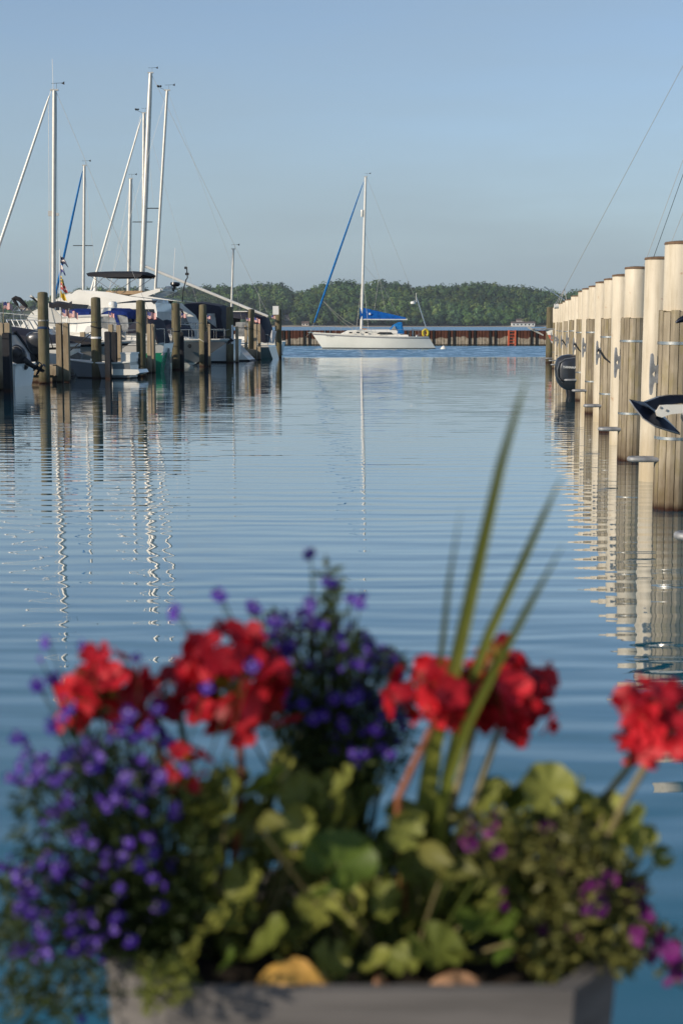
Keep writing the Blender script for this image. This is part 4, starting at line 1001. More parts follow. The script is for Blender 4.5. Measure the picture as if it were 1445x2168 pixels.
side_window(t, [(hd(347), zz(676)), (hd(344), zz(655)), (hd(290), zz(655)), (hd(255), zz(676))], 1.75, 1.4, z1)
t.part('bridge_screen', MB().grid([[(hd(px), y, zz(py)) for y in (-1.45, -.7, 0, .7, 1.45)] for px, py in ((163, 622), (178, 613), (200, 617), (245, 619), (278, 630))]), M['glass'])
t.part('hardtop_wing', MB().prism([(hd(405), -1.5, zz(640)), (hd(352), -1.5, zz(634)), (hd(290), -1.5, zz(627)), (hd(345), -1.5, zz(614)), (hd(357), -1.5, zz(613)), (hd(357), -1.5, zz(618)), (hd(330), -1.5, zz(628))], (0, .12, 0)).prism([(hd(405), 1.4, zz(640)), (hd(352), 1.4, zz(634)), (hd(290), 1.4, zz(627)), (hd(345), 1.4, zz(614)), (hd(357), 1.4, zz(613)), (hd(357), 1.4, zz(618)), (hd(330), 1.4, zz(628))], (0, .12, 0)).box((hd(353), 0, zz(614.5)), (.4, 2.9, .1)), M['white'], smooth=False)
t.part('radar_dome', MB().lathe([(.06, -.16), (.07, -.05), (.2, -.04), (.22, .05), (.18, .10), (.02, .11)], 14, (hd(355), -.4, zz(609.5))), M['white'])
canvas(t, [(hd(197), zz(580), zz(579)), (hd(201), zz(586), zz(577)), (hd(235), zz(588), zz(576)), (hd(285), zz(588), zz(576)), (hd(313), zz(588), zz(578)), (hd(316), zz(583), zz(580))], 1.3, 'black_canvas', 'bimini', .06)
for sg in (1, -1): t.part('bimini_frame', MB().tube([(hd(204), sg * 1.25, zz(584)), (hd(262), sg * 1.3, zz(624))], .016, 5).tube([(hd(313), sg * 1.25, zz(584)), (hd(255), sg * 1.3, zz(622))], .016, 5).tube([(hd(235), sg * 1.25, zz(586)), (hd(205), sg * 1.3, zz(618))], .016, 5), M['steel'])
t.part('antenna_fin', MB().tube([pb(201, 616), pb(203, 588)], [.10, .05], 8), M['white'], world=True)
t.part('tan_cushion', MB().box((hd(275), 0, zz(620)), (1.9, 2.2, .18)), M['brown'], smooth=False)
t.part('swim_platform', MB().box((-6.5, 0, .34), (.85, 3.2, .16)), M['white'], smooth=False)
t.part('whip_antenna', MB().tube([pb(366, 610), pb(371, 525)], .014, 5), M['sign'], world=True)
t.part('searchlight', MB().lathe([(.05, -.1), (.18, -.08), (.26, .02), (.24, .12), (.05, .15)], 12, pb(371, 603)).tube([pb(366, 616), pb(371, 603)], .07, 6), M['black'], world=True)
t.part('instrument_mast', MB().tube([pb(386, 640), pb(388, 615), pb(394, 592), pb(397, 588), pb(395, 565)], .03, 6).box(pb(396, 580), (.18, .1, .12)).box(pb(393, 567), (.12, .1, .12)), M['mast_dark'], world=True)
rail(t, rows, .5, 1, .7, nm='bow_rail')
for k in range(4): t.part('aft_stanchion', MB().tube([(hd(400 - k * 12), -1.8, 1.3), (hd(398 - k * 12), -1.75, 2.1)], .02, 6), M['steel'])
t.part('aft_rail', MB().tube([(hd(400), -1.76, 2.1), (hd(352), -1.76, 2.15)], .02, 6), M['steel'])
canvas(t, [(hd(398), 1.4, 1.75), (hd(388), 1.4, 1.95), (hd(364), 1.4, 2.1), (hd(354), 1.4, 2.2)], 1.5, 'navy', 'cockpit_cover')
# --- dark grey bow pointing to the channel
t = boatT('grey_cruiser', 'dark grey hulled cruiser with white deck, bow pointing right past the fifth pile', 491, 775, 'bow', 9.6, GB)
rows = loft(9.6, 3.0, 1.2, 1.22, 1.30, .5, 2.0, .1, bowfull=2.5, wlb=.04)
hull_parts(t, rows, [(0, 5, 'bottom', M['white']), (5, 9, 'hull', M['grey_hull']), (9, 10, 'bulwark', M['white'])], M['deckwhite'])
cabin(t, [(-2.6, 1.2), (-2.2, 1.95), (-.2, 2.0), (1.2, 1.6), (2.8, 1.35), (2.8, 1.15), (-2.6, 1.1)], 1.15, M['white'])
side_window(t, [(-1.9, 1.62), (-1.8, 1.86), (-.4, 1.88), (.5, 1.62)], 1.15, 1.1, 2.0)
rail(t, rows, .45, .99, .5, nm='bow_rail', posts=8)
for k in range(2): t.part('fender', MB().lathe([(.02, -.30), (.10, -.24), (.11, 0), (.10, .24), (.02, .30)], 10, (-.6 + k * 1.7, -1.56, .75)), M['navy'])
for x_ in (2.2, 2.9): t.part('portlight', MB().lathe([(.10, -.01), (.10, .01)], 12, (x_, -1.02 + (x_ - 2.2) * .25, .98), Matrix.Rotation(math.pi / 2, 3, 'X')), M['glass'])
D8 = wat(491, 775).y
t.part('anchor', MB().prism([(4.75, -.03, 1.38), (4.2, -.03, 1.40), (4.2, -.03, 1.47), (4.8, -.03, 1.44)], (0, .06, 0)).prism([(4.75, -.12, 1.40), (4.92, -.08, 1.25), (4.62, -.08, 1.05), (4.60, -.02, 1.2)], (0, .2, 0)), M['black'], smooth=False)
# --- cruiser with navy canvas and white arch
t = boatT('arch_cruiser', 'white cruiser with tall navy cockpit canvas and swept white arch right of the flybridge yacht', 496, 766.5, 'stern', 9.5, GB)
D9 = wat(496, 766.5).y; pb = lambda px, py, dd=0: at(px, py, D9 + dd); hd = lambda px: -4.75 + (496 - px) / ppm(D9); zz = lambda py: pb(440, py).z
rows = loft(9.5, 3.2, 1.2, 1.35, 1.8, .5, 1.4, .1); hull_parts(t, rows, STD('white'), M['deckwhite'])
canvas(t, [(hd(484), 1.25, zz(690)), (hd(480), 1.25, zz(655)), (hd(475), 1.25, zz(649)), (hd(452), 1.25, zz(645)), (hd(435), 1.3, zz(642)), (hd(405), 1.4, zz(643)), (hd(390), 1.8, zz(650)), (hd(372), 1.9, zz(672))], 1.4, 'navy', 'cockpit_canvas')
for sg in (1, -1):
    t.part('clear_panel', MB().prism([(hd(472), sg * 1.415, zz(694)), (hd(468), sg * 1.39, zz(664)), (hd(452), sg * 1.39, zz(664)), (hd(447), sg * 1.415, zz(676))], (0, sg * .02, 0)), M['vinyl'], smooth=False)
    t.part('clear_panel', MB().prism([(hd(420), sg * 1.415, zz(690)), (hd(392), sg * 1.39, zz(655)), (hd(384), sg * 1.39, zz(670)), (hd(390), sg * 1.415, zz(690))], (0, sg * .02, 0)), M['vinyl'], smooth=False)
    t.part('arch', MB().prism([(hd(455), sg * 1.46, 1.2), (hd(430), sg * 1.46, 1.2), (hd(400), sg * 1.44, zz(655)), (hd(383), sg * 1.42, zz(646)), (hd(385), sg * 1.42, zz(642)), (hd(398), sg * 1.42, zz(643)), (hd(428), sg * 1.44, zz(668))], (0, sg * .10, 0)), M['white'], smooth=False)
cabin(t, [(hd(395), 1.2), (hd(388), 1.95), (hd(340), 1.7), (hd(290), 1.4), (hd(290), 1.1)], 1.3, M['white'])
rail(t, rows, .45, 1, .6, nm='bow_rail')
# --- white sailboat with scooped stern
t = boatT('scoop_stern_sailboat', 'white sailboat with sloping scooped stern between the sixth and seventh piles', 536, 764, 'stern', 9.0, GB, cat='sailboat')
D10 = wat(536, 764).y; pb = lambda px, py, dd=0: at(px, py, D10 + dd)
rows = loft(9.0, 3.0, 1.15, 1.1, 1.35, .5, 1.0, -1.15, k=.35, wl=.82)
hull_parts(t, rows, [(0, 4, 'bottom', M['antifoul']), (4, 10, 'hull', M['white'])], M['deckwhite'])
cabin(t, [(-1.6, 1.0), (-1.4, 1.5), (1.8, 1.45), (2.4, 1.1), (2.4, .95)], 1.0, M['white'], 'coachroof')
b0, tp = pb(324.5, 690), pb(354, 192); mast(t, b0, tp, .085, .075, 'alu'); masthead(t, tp, cups=True)
t.part('boom', MB().tube([pb(318, 662), pb(424, 662)], .085, 8), M['mastwhite'], world=True)
wires(t, [(pb(356, 195), pb(490, 560)), (pb(490, 560), pb(520, 722)), (pb(337, 472), pb(328, 690)), (pb(352, 200), pb(205, 700))], .006)
rail(t, rows, .1, .3, .6, nm='stern_rail', posts=3)
# --- dark-hulled sailboat at the end
t = boatT('dark_sailboat', 'dark teal-hulled sailboat with navy canvas at the end of the left row, stern outward', 584, 759.4, 'stern', 11.5, GB, cat='sailboat')
D11 = wat(584, 759.4).y; pb = lambda px, py, dd=0: at(px, py, D11 + dd); hd = lambda px: -5.75 + (582 - px) / ppm(D11); zz = lambda py: pb(540, py).z
rows = loft(11.5, 3.5, .82, .9, 1.3, .6, 1.3, -.25, k=.35, wl=.84)
hull_parts(t, rows, [(0, 3, 'bottom', M['antifoul']), (3, 8, 'hull', M['navy_hull']), (8, 10, 'bulwark', M['white'])], M['deckwhite'])
cabin(t, [(-1.6, .8), (-1.4, 1.5), (2.4, 1.4), (3.2, 1.0), (3.2, .8)], 1.1, M['white'], 'coachroof')
canvas(t, [(hd(570), .95, zz(722)), (hd(567), .95, zz(692)), (hd(560), 1.0, zz(672)), (hd(545), zz(678), zz(667)), (hd(520), zz(676), zz(662)), (hd(497), zz(672), zz(661)), (hd(493), zz(690), zz(670))], 1.35, 'navy', 'cockpit_canvas')
t.part('canvas_top', MB().box((hd(512), 0, zz(659.5)), (.9, 1.8, .05)), M['deckwhite'], smooth=False)
for sg in (1, -1): t.part('clear_panel', MB().prism([(hd(540), sg * 1.36, zz(712)), (hd(537), sg * 1.34, zz(682)), (hd(507), sg * 1.34, zz(682)), (hd(505), sg * 1.36, zz(712))], (0, sg * .02, 0)), M['vinyl'], smooth=False)
rail(t, rows, .0, .12, .62, nm='stern_rail', posts=3)
t.part('stern_ladder', MB().box(pb(577, 713, -1.0), (.28, .06, .75), Matrix.Rotation(R(14), 3, 'Y')), M['sign'], world=True, smooth=False)
b0, tp = pb(296, 700), pb(319, 155); mast(t, b0, tp, .165, .11, 'alu'); masthead(t, tp)
t.part('boom', MB().tube([pb(301, 561), pb(567, 670)], .085, 8), M['mastwhite'], world=True)
wires(t, [(pb(322, 160), pb(566, 663)), (pb(548, 622), pb(552, 672))], .011)
t.part('spreader', MB().box(pb(322, 441), (.9, .1, .05)), M['mast_dark'], world=True, smooth=False)
# --- sailboats further back, hulls hidden behind the others
def back_sailboat(px, top, basey, D, L, r, label, furl=None, furlmat='mastwhite', topx=None, spread=None, stays=(), cups=False):
    q = lambda x_, y_, dd=0: at(x_, y_, D + dd)
    p_ = q(px, 700); h = ANG + math.pi; d_ = Vector((math.cos(h), math.sin(h), 0))
    c = Vector((p_.x, p_.y, 0)) - d_ * (.08 * L); t = T('background_sailboat', label, 'sailboat', c, h, 'sailboats further behind on the left')
    rows = loft(L, L * .31, .9, .95, 1.2, .5, 1.1, .2, k=.4); hull_parts(t, rows, [(0, 4, 'bottom', M['antifoul']), (4, 10, 'hull', M['white'])], M['deckwhite'])
    cabin(t, [(-L * .14, .9), (-L * .12, 1.4), (L * .2, 1.35), (L * .27, 1.0), (L * .27, .85)], L * .1, M['white'], 'coachroof')
    base = q(px, 700); base.z = 1.2; tp = q(topx or px, top); mast(t, base, tp, r, r * .85, 'alu'); masthead(t, tp, cups=cups, sc=.8)
    t.part('boom', MB().tube([t.loc(base) + Vector((0, 0, .9)), t.loc(base) + Vector((-L * .36, 0, .9))], .06, 8), M['mastwhite'])
    if furl:
        a, e = q(*furl[0]), q(*furl[1]); t.part('furled_jib', MB().tube([a.lerp(e, k) for k in (0, .05, .3, .7, 1)], [.02, .05, .07, .08, .06], 8), M[furlmat], world=True)
    if spread: t.part('spreader', MB().box(q(px, spread), (1.25, .06, .05)), M['mast_dark'], world=True, smooth=False)
    wires(t, [(q(*a), q(*b_)) for a, b_ in stays], .007)
back_sailboat(176, 351, 700, 98, 9, .095, 'sailboat with thin mast and blue furled jib behind the covered cruiser', ((175, 362), (98, 716)), 'sky_canvas', 179, 520, [((180, 360), (215, 700)), ((177, 520), (170, 640))])
back_sailboat(270, 379, 700, 103, 8.5, .13, 'sailboat whose short pale mast stands left of the tallest mast', None, 'mastwhite', 277, None, [((279, 382), (305, 520)), ((276, 390), (215, 700))])
back_sailboat(302, 240, 700, 97, 11, .11, 'sailboat whose mast nearly touches the tallest mast, with double forestay', ((300, 250), (164, 716)), 'mastwhite', 305, 470, [((298, 245), (196, 640)), ((308, 250), (395, 560)), ((395, 560), (430, 690)), ((308, 260), (325, 430))], True)
back_sailboat(488, 528, 700, 104, 6, .075, 'small sailboat with short slim mast above the sixth pile', None, 'mastwhite', 494)

# --- mooring lines slung between the piles and the boats
def sling(a, b_, da, db, sag, r, mat, label):
    p_, q_ = at(a[0], a[1], da), at(b_[0], b_[1], db)
    solo('mooring_line', MB().tube([p_.lerp(q_, k / 8) - Vector((0, 0, sag * math.sin(math.pi * k / 8))) for k in range(9)], r, 6), M[mat], label, 'rope', 'mooring lines on the left')
P_ = [p.y for p in LPP]
sling((95, 683), (206, 681), P_[0], P_[1], .05, .016, 'wire', 'thin grey line slung between the two leftmost timber piles')
sling((206, 681), (300, 682), P_[1], P_[2], .05, .014, 'wire', 'thin grey line slung between the second and third timber piles')
sling((206, 695), (146, 744), P_[1] - .1, P_[1] + 1.0, .02, .022, 'darkrope', 'dark mooring rope slanting down left from the second timber pile')
sling((95, 668), (112, 736), P_[0] - .25, P_[0] - .2, .02, .018, 'darkrope', 'dark rope hanging down the leftmost timber pile')
sling((374, 686), (430, 683), P_[3], P_[4], .06, .016, 'wire', 'thin line slung between the fourth and fifth timber piles')
sling((430, 690), (487, 697), P_[4], P_[5], .15, .016, 'rope', 'pale rope sagging between the fifth and sixth timber piles')
sling((487, 690), (533, 691), P_[5], P_[6], .10, .016, 'darkrope', 'dark rope slung between the sixth and seventh timber piles')

# ------------------------------------------------------------------ boats on the right
HR = ANG + R(0)
# outboard runabout, stern to the channel, between the piles
t = T('outboard_runabout', 'runabout behind the right piles with its big charcoal outboard showing at the channel', 'boat', (0, 0, 0), 0, GR)
p = wat(1216, 838); Lb = 6.8; hd_ = R(0) + (math.pi + ANG + math.pi) * 0
t.o.location = (p.x + Lb / 2 + .25, p.y + .55, 0); t.M = Matrix.Translation(t.o.location); t.I = t.M.inverted()
rows = loft(Lb, 2.3, .85, .9, 1.2, .4, 1.2, 0); hull_parts(t, rows, STD('white'), M['deckwhite'])
t.part('windscreen', MB().prism([(.5, -.9, .95), (1.1, -.9, .95), (.5, -.8, 1.5)], (0, 1.8, 0)), M['vinyl'], smooth=False)
t.part('seat', MB().box((-1.2, 0, .8), (.6, 1.6, .5)), M['deckwhite'], smooth=False)
outboard(t, (-Lb / 2 + .02, -.55, -.07), 1.38, R(3), text='YAMAHA', name='outboard')
# white boat with red stripe, bow out
p = wat(1168, 772); Lb = 7.6
t = T('striped_cruiser', 'white boat with red stripe at the far end of the right pile row', 'boat', (p.x + Lb / 2 - .35, p.y + .2, 0), math.pi, GR)
DR2 = p.y; pb = lambda px, py, dd=0: at(px, py, DR2 + dd)
rows = loft(Lb, 2.6, 1.2, 1.35, 1.75, .45, .9, 0, wlb=.06)
hull_parts(t, rows, [(0, 4, 'bottom', M['red']), (4, 7, 'hull', M['white']), (7, 8, 'red_stripe', M['orange']), (8, 10, 'bulwark', M['white'])], M['deckwhite'])
t.part('bow_pulpit', MB().box((3.95, 0, 1.80), (1.1, .34, .07)), M['galv'], smooth=False)
t.part('anchor', MB().prism([(4.6, -.04, 1.90), (4.75, -.04, 1.86), (3.9, -.04, 1.45), (3.9, -.04, 1.52)], (0, .08, 0)), M['ltgrey_hull'], smooth=False)
t.part('windlass', MB().lathe([(.2, 1.80), (.22, 1.9), (.16, 2.02), (.03, 2.05)], 12, (3.2, 0, 0)), M['cowl'])
t.part('deck_box', MB().prism([(3.1, -.3, 1.75), (2.4, -.3, 1.75), (2.2, -.3, 2.25), (2.45, -.3, 2.25), (2.7, -.3, 2.0)], (0, .6, 0)), M['white'], smooth=False)
rail(t, rows, .6, .9, .5, nm='bow_rail')
# sailboat whose boom end and backstay show over the piles
DS = 64.0; pb = lambda px, py, dd=0: at(px, py, DS + dd)
c = Vector((rowpt(DS).x + 5.6, DS, 0))
t = T('bridle_sailboat', 'sailboat behind the far right piles showing boom end and split backstay', 'sailboat', c, 0, GR)
rows = loft(10, 3.1, 1.0, 1.0, 1.3, .5, 1.1, -.3, k=.4); hull_parts(t, rows, [(0, 4, 'bottom', M['antifoul']), (4, 10, 'hull', M['white'])], M['deckwhite'])
base = Vector((c.x + .8, DS, 1.2)); ap = pb(1194, 611); dirv = (pb(1445, 138) - ap); tp = ap + dirv * ((base.x - ap.x) / dirv.x)
mast(t, base, tp, .10, .085, 'alu')
wires(t, [(ap, tp)], .012); wires(t, [(ap, pb(1173, 646, -.6)), (ap + Vector((.02, 0, 0)), pb(1177, 646, .4)), (ap, pb(1199, 641, -.2)), (ap, pb(1184, 644))], .014)
t.part('boom', MB().tube([pb(1172, 648.5), base + Vector((0, 0, 1.75))], .10, 10), M['mastwhite'], world=True)
t.part('whisker_pole', MB().tube([pb(1151, 607), pb(1199, 639)], .03, 6), M['steel'], world=True)
# sailboat further along, only its stays in view
DS = 33.0; pb = lambda px, py, dd=0: at(px, py, DS + dd)
c = Vector((rowpt(DS).x + 6.0, DS, 0))
t = T('stayed_sailboat', 'sailboat hidden behind the near right piles, only its stays rising over them', 'sailboat', c, 0, GR)
rows = loft(9.4, 3.0, 1.0, 1.0, 1.3, .5, 1.1, -.3, k=.4); hull_parts(t, rows, [(0, 4, 'bottom', M['antifoul']), (4, 10, 'hull', M['white'])], M['deckwhite'])
base = Vector((c.x + .6, DS, 1.2)); ap = pb(1370, 540); dv = pb(1445, 337) - ap; tp = ap + dv * ((base.x - ap.x) / dv.x)
mast(t, base, tp, .10, .08, 'alu'); lo = ap - dv * .55
wires(t, [(lo, tp)], .006); a2 = pb(1384, 540); d2 = pb(1445, 368) - a2; wires(t, [(a2 - d2 * .6, a2 + d2 * 4.5)], .006, mat='darkrope'); a3 = pb(1421, 510); d3 = pb(1445, 450) - a3; wires(t, [(a3 - d3, a3 + d3 * 6)], .006)
t.part('boom', MB().tube([base + Vector((0, 0, 1.0)), base + Vector((-3.2, 0, 1.0))], .07, 8), M['mastwhite'], world=True)
# boat at the right edge with the plough anchor
DA = 14.0; pb = lambda px, py, dd=0: at(px, py, DA + dd)
c = Vector((3.55 + 3.6, DA, 0))
t = T('anchored_cruiser', 'boat off the right edge carrying the dark plough anchor on its bow', 'boat', c, math.pi, GR)
rows = loft(7.2, 2.4, .9, .95, 1.18, .4, 1.1, 0, wlb=.06); hull_parts(t, rows, STD('white'), M['deckwhite'])
M['anchor_blue'] = plain('dark_blue_anchor_steel', (.012, .016, .032), .28, metal=.6, var=.3, scale=9)
fl = MB()   # plough: a ridge from the point to the heel with a wing falling away on either side
RD = [(1331, 846), (1352, 855), (1374, 867), (1398, 881), (1420, 899), (1438, 917)]
LO = [(1331, 847), (1341, 862), (1360, 886), (1384, 902), (1412, 911), (1437, 918)]
UP = [(1331, 845), (1350, 849), (1370, 851), (1392, 866), (1412, 888), (1438, 916)]
KD = [0, .05, .10, .13, .09, .0]
fl.grid([[pb(*a, 0) for a in RD], [pb(*b_, -k * 1.3) for b_, k in zip(LO, KD)]])
fl.grid([[pb(*a, 0) for a in RD], [pb(*b_, k * 1.6) for b_, k in zip(UP, KD)]])
fl.grid([[pb(*b_, -k * 1.3) for b_, k in zip(LO, KD)], [pb(b_[0] + 2, b_[1] + 3, k) for b_, k in zip(LO, KD)], [pb(*b_, k * 1.6) for b_, k in zip(UP, KD)]])
an = t.part('anchor_fluke', fl, M['anchor_blue'], world=True)
t.part('fluke_edge', MB().tube([pb(x, y, -k * 1.3 - .004) for (x, y), k in zip(LO, KD)], .006, 6), M['galv'], world=True, parent=None)
t.part('anchor_shank', MB().prism([pb(1366, 851, -.03), pb(1395, 840, -.03), pb(1415, 836.5, -.03), pb(1440, 836, -.03), pb(1485, 838, -.03), pb(1485, 858, -.03), pb(1440, 854, -.03), pb(1415, 857, -.03), pb(1394, 868, -.03), pb(1388, 868, -.03)], (0, .1, 0)), M['anchor_blue'], world=True, label='dark anchor shank')
t.part('bow_roller', MB().prism([pb(1388, 871, -.06), pb(1396, 858, -.06), pb(1410, 857, -.06), pb(1470, 856, -.06), pb(1470, 873, -.06), pb(1418, 877, -.06), pb(1400, 884, -.06), pb(1390, 881, -.06)], (0, .05, 0)), M['deckwhite'], world=True, smooth=False)
t.part('bow_chock', MB().lathe([(.02, 0), (.05, .02), (.06, .06), (.05, .10)], 12, pb(1440, 882, -.05), Matrix.Rotation(math.pi / 2, 3, 'Y')), M['steel'], world=True)
for px, py in ((1397, 863), (1410, 869)): t.part('bolt', MB().lathe([(.008, -.004), (.012, 0), (.008, .004)], 8, pb(px, py, -.07), Matrix.Rotation(math.pi / 2, 3, 'X')), M['galv'], world=True)
t.part('rail_light', MB().tube([pb(1429, 683), pb(1436, 679), pb(1450, 673), pb(1470, 672)], [.008, .022, .035, .035], 10), M['anchor_blue'], world=True)
t.part('rail_post', MB().tube([pb(1480, 672), pb(1490, 900)], .014, 6), M['steel'], world=True)

# ------------------------------------------------------------------ foreground: dock, planter, plants
DF = 1.70                                                      # front face of the planter
rim = at(770, 2097, DF).z
XL, XR = at(226, 2100, DF + .085).x, at(1304, 2100, DF + .085).x
DECK = rim - .50
dk = link('dock', MB().box((0, -1.35, DECK - .24), (9, 6.6, .16)).mesh('dock', M['plank']), None, kind='structure')
me_dp = MB().box((0, 0, 0), (.143, 7.0, .04)).mesh('plank', M['plank'])
for k in range(58):
    o = link('plank', me_dp, dk); o.location = (-4.4 + k * .152, -1.30, DECK - .021 + random.uniform(-.003, .003) - .002)
for x in (-4.2, -1.4, 1.4, 4.2):
    link('dock_pile', MB().lathe([(.14, -4.0), (.14, DECK - .3)], 14, (x, 1.5, 0)).mesh('dock_pile', M['pile'], True), dk)
cx = (XL + XR) / 2; W = XR - XL; DEP = .40
FA, FB = at(345, 2100, DF).x - cx, at(1215, 2100, DF).x - cx
pt = T('planter_box', 'weathered grey flared planter box full of flowers in the foreground', 'planter', (cx, DF, DECK))
h = rim - DECK
OUT = [(FA, 0), (FB, 0), (W / 2, .085), (W / 2, DEP - .06), (FB, DEP), (FA, DEP), (-W / 2, DEP - .06), (-W / 2, .085)]
PCX, PCY = 0.0, DEP / 2
def lev(p, z, ins=0.0):
    k = 1 - .10 * (1 - z / h); x, y = p; v = Vector((x - PCX, y - PCY)); v *= k
    if ins: v *= (1 - ins / v.length)
    return Vector((v.x + PCX, v.y + PCY, z))
PN = ['front_panel', 'corner_panel', 'side_panel', 'corner_panel', 'back_panel', 'corner_panel', 'side_panel', 'corner_panel']
for k in range(8):
    a, b_ = OUT[k], OUT[(k + 1) % 8]
    m = MB(); o_ = [lev(a, 0), lev(b_, 0), lev(b_, h), lev(a, h)]; n_ = [lev(a, 0, .026), lev(b_, 0, .026), lev(b_, h, .026), lev(a, h, .026)]
    m.add(o_ + n_, [(0, 1, 2, 3), (7, 6, 5, 4), (0, 4, 5, 1), (3, 2, 6, 7), (1, 5, 6, 2), (0, 3, 7, 4)])
    pt.part(PN[k], m, M['planter'], smooth=False)
pt.part('soil', MB().poly([lev(p, h - .035, .02) for p in OUT]), M['soil'], smooth=False)
pt.part('floor', MB().poly([lev(p, .01) for p in OUT]), M['planter'], smooth=False)
SOIL = rim - .035

M['ger_leaf'] = leafmat('geranium_leaf', (.10, .135, .024), (.32, .33, .075), .30)
M['ger_leaf2'] = leafmat('broad_leaf', (.065, .115, .018), (.13, .185, .032), .3)
M['olive_leaf'] = leafmat('olive_leaf', (.10, .11, .025), (.22, .21, .06), .25)
M['lob_leaf'] = leafmat('lobelia_leaf', (.026, .046, .014), (.075, .105, .026), .25)
M['petal_red'] = leafmat('red_petal', (.24, .002, .010), (.66, .022, .036), .22, rough=.5)
M['bud'] = leafmat('geranium_bud', (.22, .20, .03), (.38, .22, .05), .2)
M['petal_blue'] = leafmat('lobelia_petal', (.042, .013, .24), (.105, .040, .42), .30)
M['petal_eye'] = leafmat('lobelia_eye', (.26, .20, .45), (.42, .36, .60), .2)
M['petal_purple'] = leafmat('purple_petal', (.075, .008, .095), (.21, .022, .19), .3)
M['stem_green'] = leafmat('green_stem', (.08, .11, .025), (.14, .16, .04), .1)
M['stem_red'] = leafmat('red_stem', (.20, .060, .030), (.30, .11, .055), .1)
M['stem_tan'] = leafmat('tan_stem', (.20, .17, .08), (.28, .24, .12), .1)
M['stem_dark'] = leafmat('dark_stem', (.03, .035, .02), (.05, .06, .03), .1)
M['blade'] = leafmat('spike_blade', (.19, .23, .035), (.29, .31, .065), .3)
M['yellow_leaf'] = leafmat('yellow_leaf', (.62, .40, .05), (.75, .42, .12), .3)
M['dry_leaf'] = leafmat('dry_leaf', (.38, .20, .11), (.50, .30, .18), .2)

rg = random.Random(11)
def petal(L, Wd, cup, n=4):          # petal along +x with claw, cupped up
    rows = []
    for i in range(n + 1):
        u = i / n; w = Wd * math.sin(min(1, u * .95 + .05) * math.pi * .62) ** 1.1 * (1 - .35 * max(0, u - .8) * 5)
        z = cup * L * u * u
        rows.append([(L * u, -w, z + .12 * Wd), (L * (u + .05 * (u > .9)), 0, z), (L * u, w, z + .12 * Wd)])
    return rows
def floret_mesh(name, mat, specs):   # specs: (angle, length, half width, cup, tilt)
    m = MB()
    for a, L, w, cu, ti in specs:
        q = Matrix.Rotation(a, 3, 'Z') @ Matrix.Rotation(-ti, 3, 'Y')
        m.grid([[q @ Vector(p) for p in r] for r in petal(L, w, cu)])
    return m
me_red = [floret_mesh('f', None, [(k * 1.2566 + rg.uniform(-.15, .15), .019 * rg.uniform(.9, 1.1), .0092, rg.uniform(-.25, .35), R(rg.uniform(5, 35))) for k in range(5)]).mesh('floret', M['petal_red'], 'all') for _ in range(5)]
def lob_mesh():
    m = floret_mesh('f', None, [(R(-90), .0115, .0055, -.2, R(-5)), (R(-35), .0105, .005, -.1, R(0)), (R(-145), .0105, .005, -.1, R(0)), (R(55), .007, .002, .2, R(25)), (R(125), .007, .002, .2, R(25))])
    m.mi = [0] * len(m.f)
    m.add([(.0022 * math.cos(a), -.0012 + .0022 * math.sin(a), .0016) for a in np.linspace(0, 6.283, 7)[:-1]], [(0, 1, 2, 3, 4, 5)], 1)
    m.tube([(0, 0, 0), (0, .002, -.009)], [.0018, .001], 5, mi=0)
    return m
me_lob = [lob_mesh().mesh('flower', [M['petal_blue'], M['petal_eye']], 'all') for _ in range(2)]
me_pur = [floret_mesh('f', None, [(k * 1.2566, .0125 * rg.uniform(.9, 1.1), .007, rg.uniform(-.2, .3), R(rg.uniform(0, 30))) for k in range(5)]).mesh('flower', M['petal_purple'], 'all') for _ in range(3)]
def round_leaf(lobes=7, seed=0):
    rr = random.Random(seed); rows = []; n = 28; gap = R(26)
    for j, u in enumerate((0.04, .35, .68, .9, 1.0)):
        row = []
        for k in range(n + 1):
            a = -math.pi + gap / 2 + (2 * math.pi - gap) * k / n
            lob = abs(math.sin(lobes * (a + math.pi) / 2))
            r = u * (1 - (.16 * (1 - lob) ** 2 + .03 * rr.random()) * (u ** 2))
            z = .30 * u * u + .07 * u * math.cos(lobes * (a + math.pi)) + .10 * u * u * math.sin(a * 2 + seed)
            row.append((r * math.cos(a), r * math.sin(a), z))
        rows.append(row)
    return MB().grid(rows)
me_round = [round_leaf(7, s).mesh('leaf', M['ger_leaf'], 'all') for s in range(4)]
me_broad = [round_leaf(5, s + 9).mesh('leaf', M['ger_leaf2'], 'all') for s in range(2)]
def long_leaf(seed):
    rows = []
    for i in range(8):
        u = i / 7; w = .26 * math.sin(math.pi * min(1, u * .93 + .05)) ** .8; z = .35 * u - .55 * u * u
        rows.append([(u, -w, z + .10 + .03 * math.sin(i * 2 + seed)), (u, -w * .5, z + .03), (u, 0, z), (u, w * .5, z + .03), (u, w, z + .10 + .03 * math.cos(i * 2 + seed))])
    return MB().grid(rows)
me_long = [long_leaf(s).mesh('leaf', M['olive_leaf'], 'all') for s in range(2)]
def basis(nrm, spin, s):
    nrm = Vector(nrm).normalized(); q = nrm.to_track_quat('Z', 'Y').to_matrix().to_4x4()
    return q @ Matrix.Rotation(spin, 4, 'Z') @ Matrix.Scale(s, 4)
def stem(pts, r0, r1, n=6):
    return MB().tube(pts, [r0 + (r1 - r0) * i / (len(pts) - 1) for i in range(len(pts))], n)
def arc(a, b_, sag=.0, side=0.0, k=6):
    a, b_ = Vector(a), Vector(b_)
    return [a.lerp(b_, i / k) + Vector((side, 0, sag)) * math.sin(math.pi * i / k) for i in range(k + 1)]
def soilpt(x, y=None):
    return Vector((min(max(x, XL + .06), XR - .06), y if y is not None else DF + .2, SOIL))

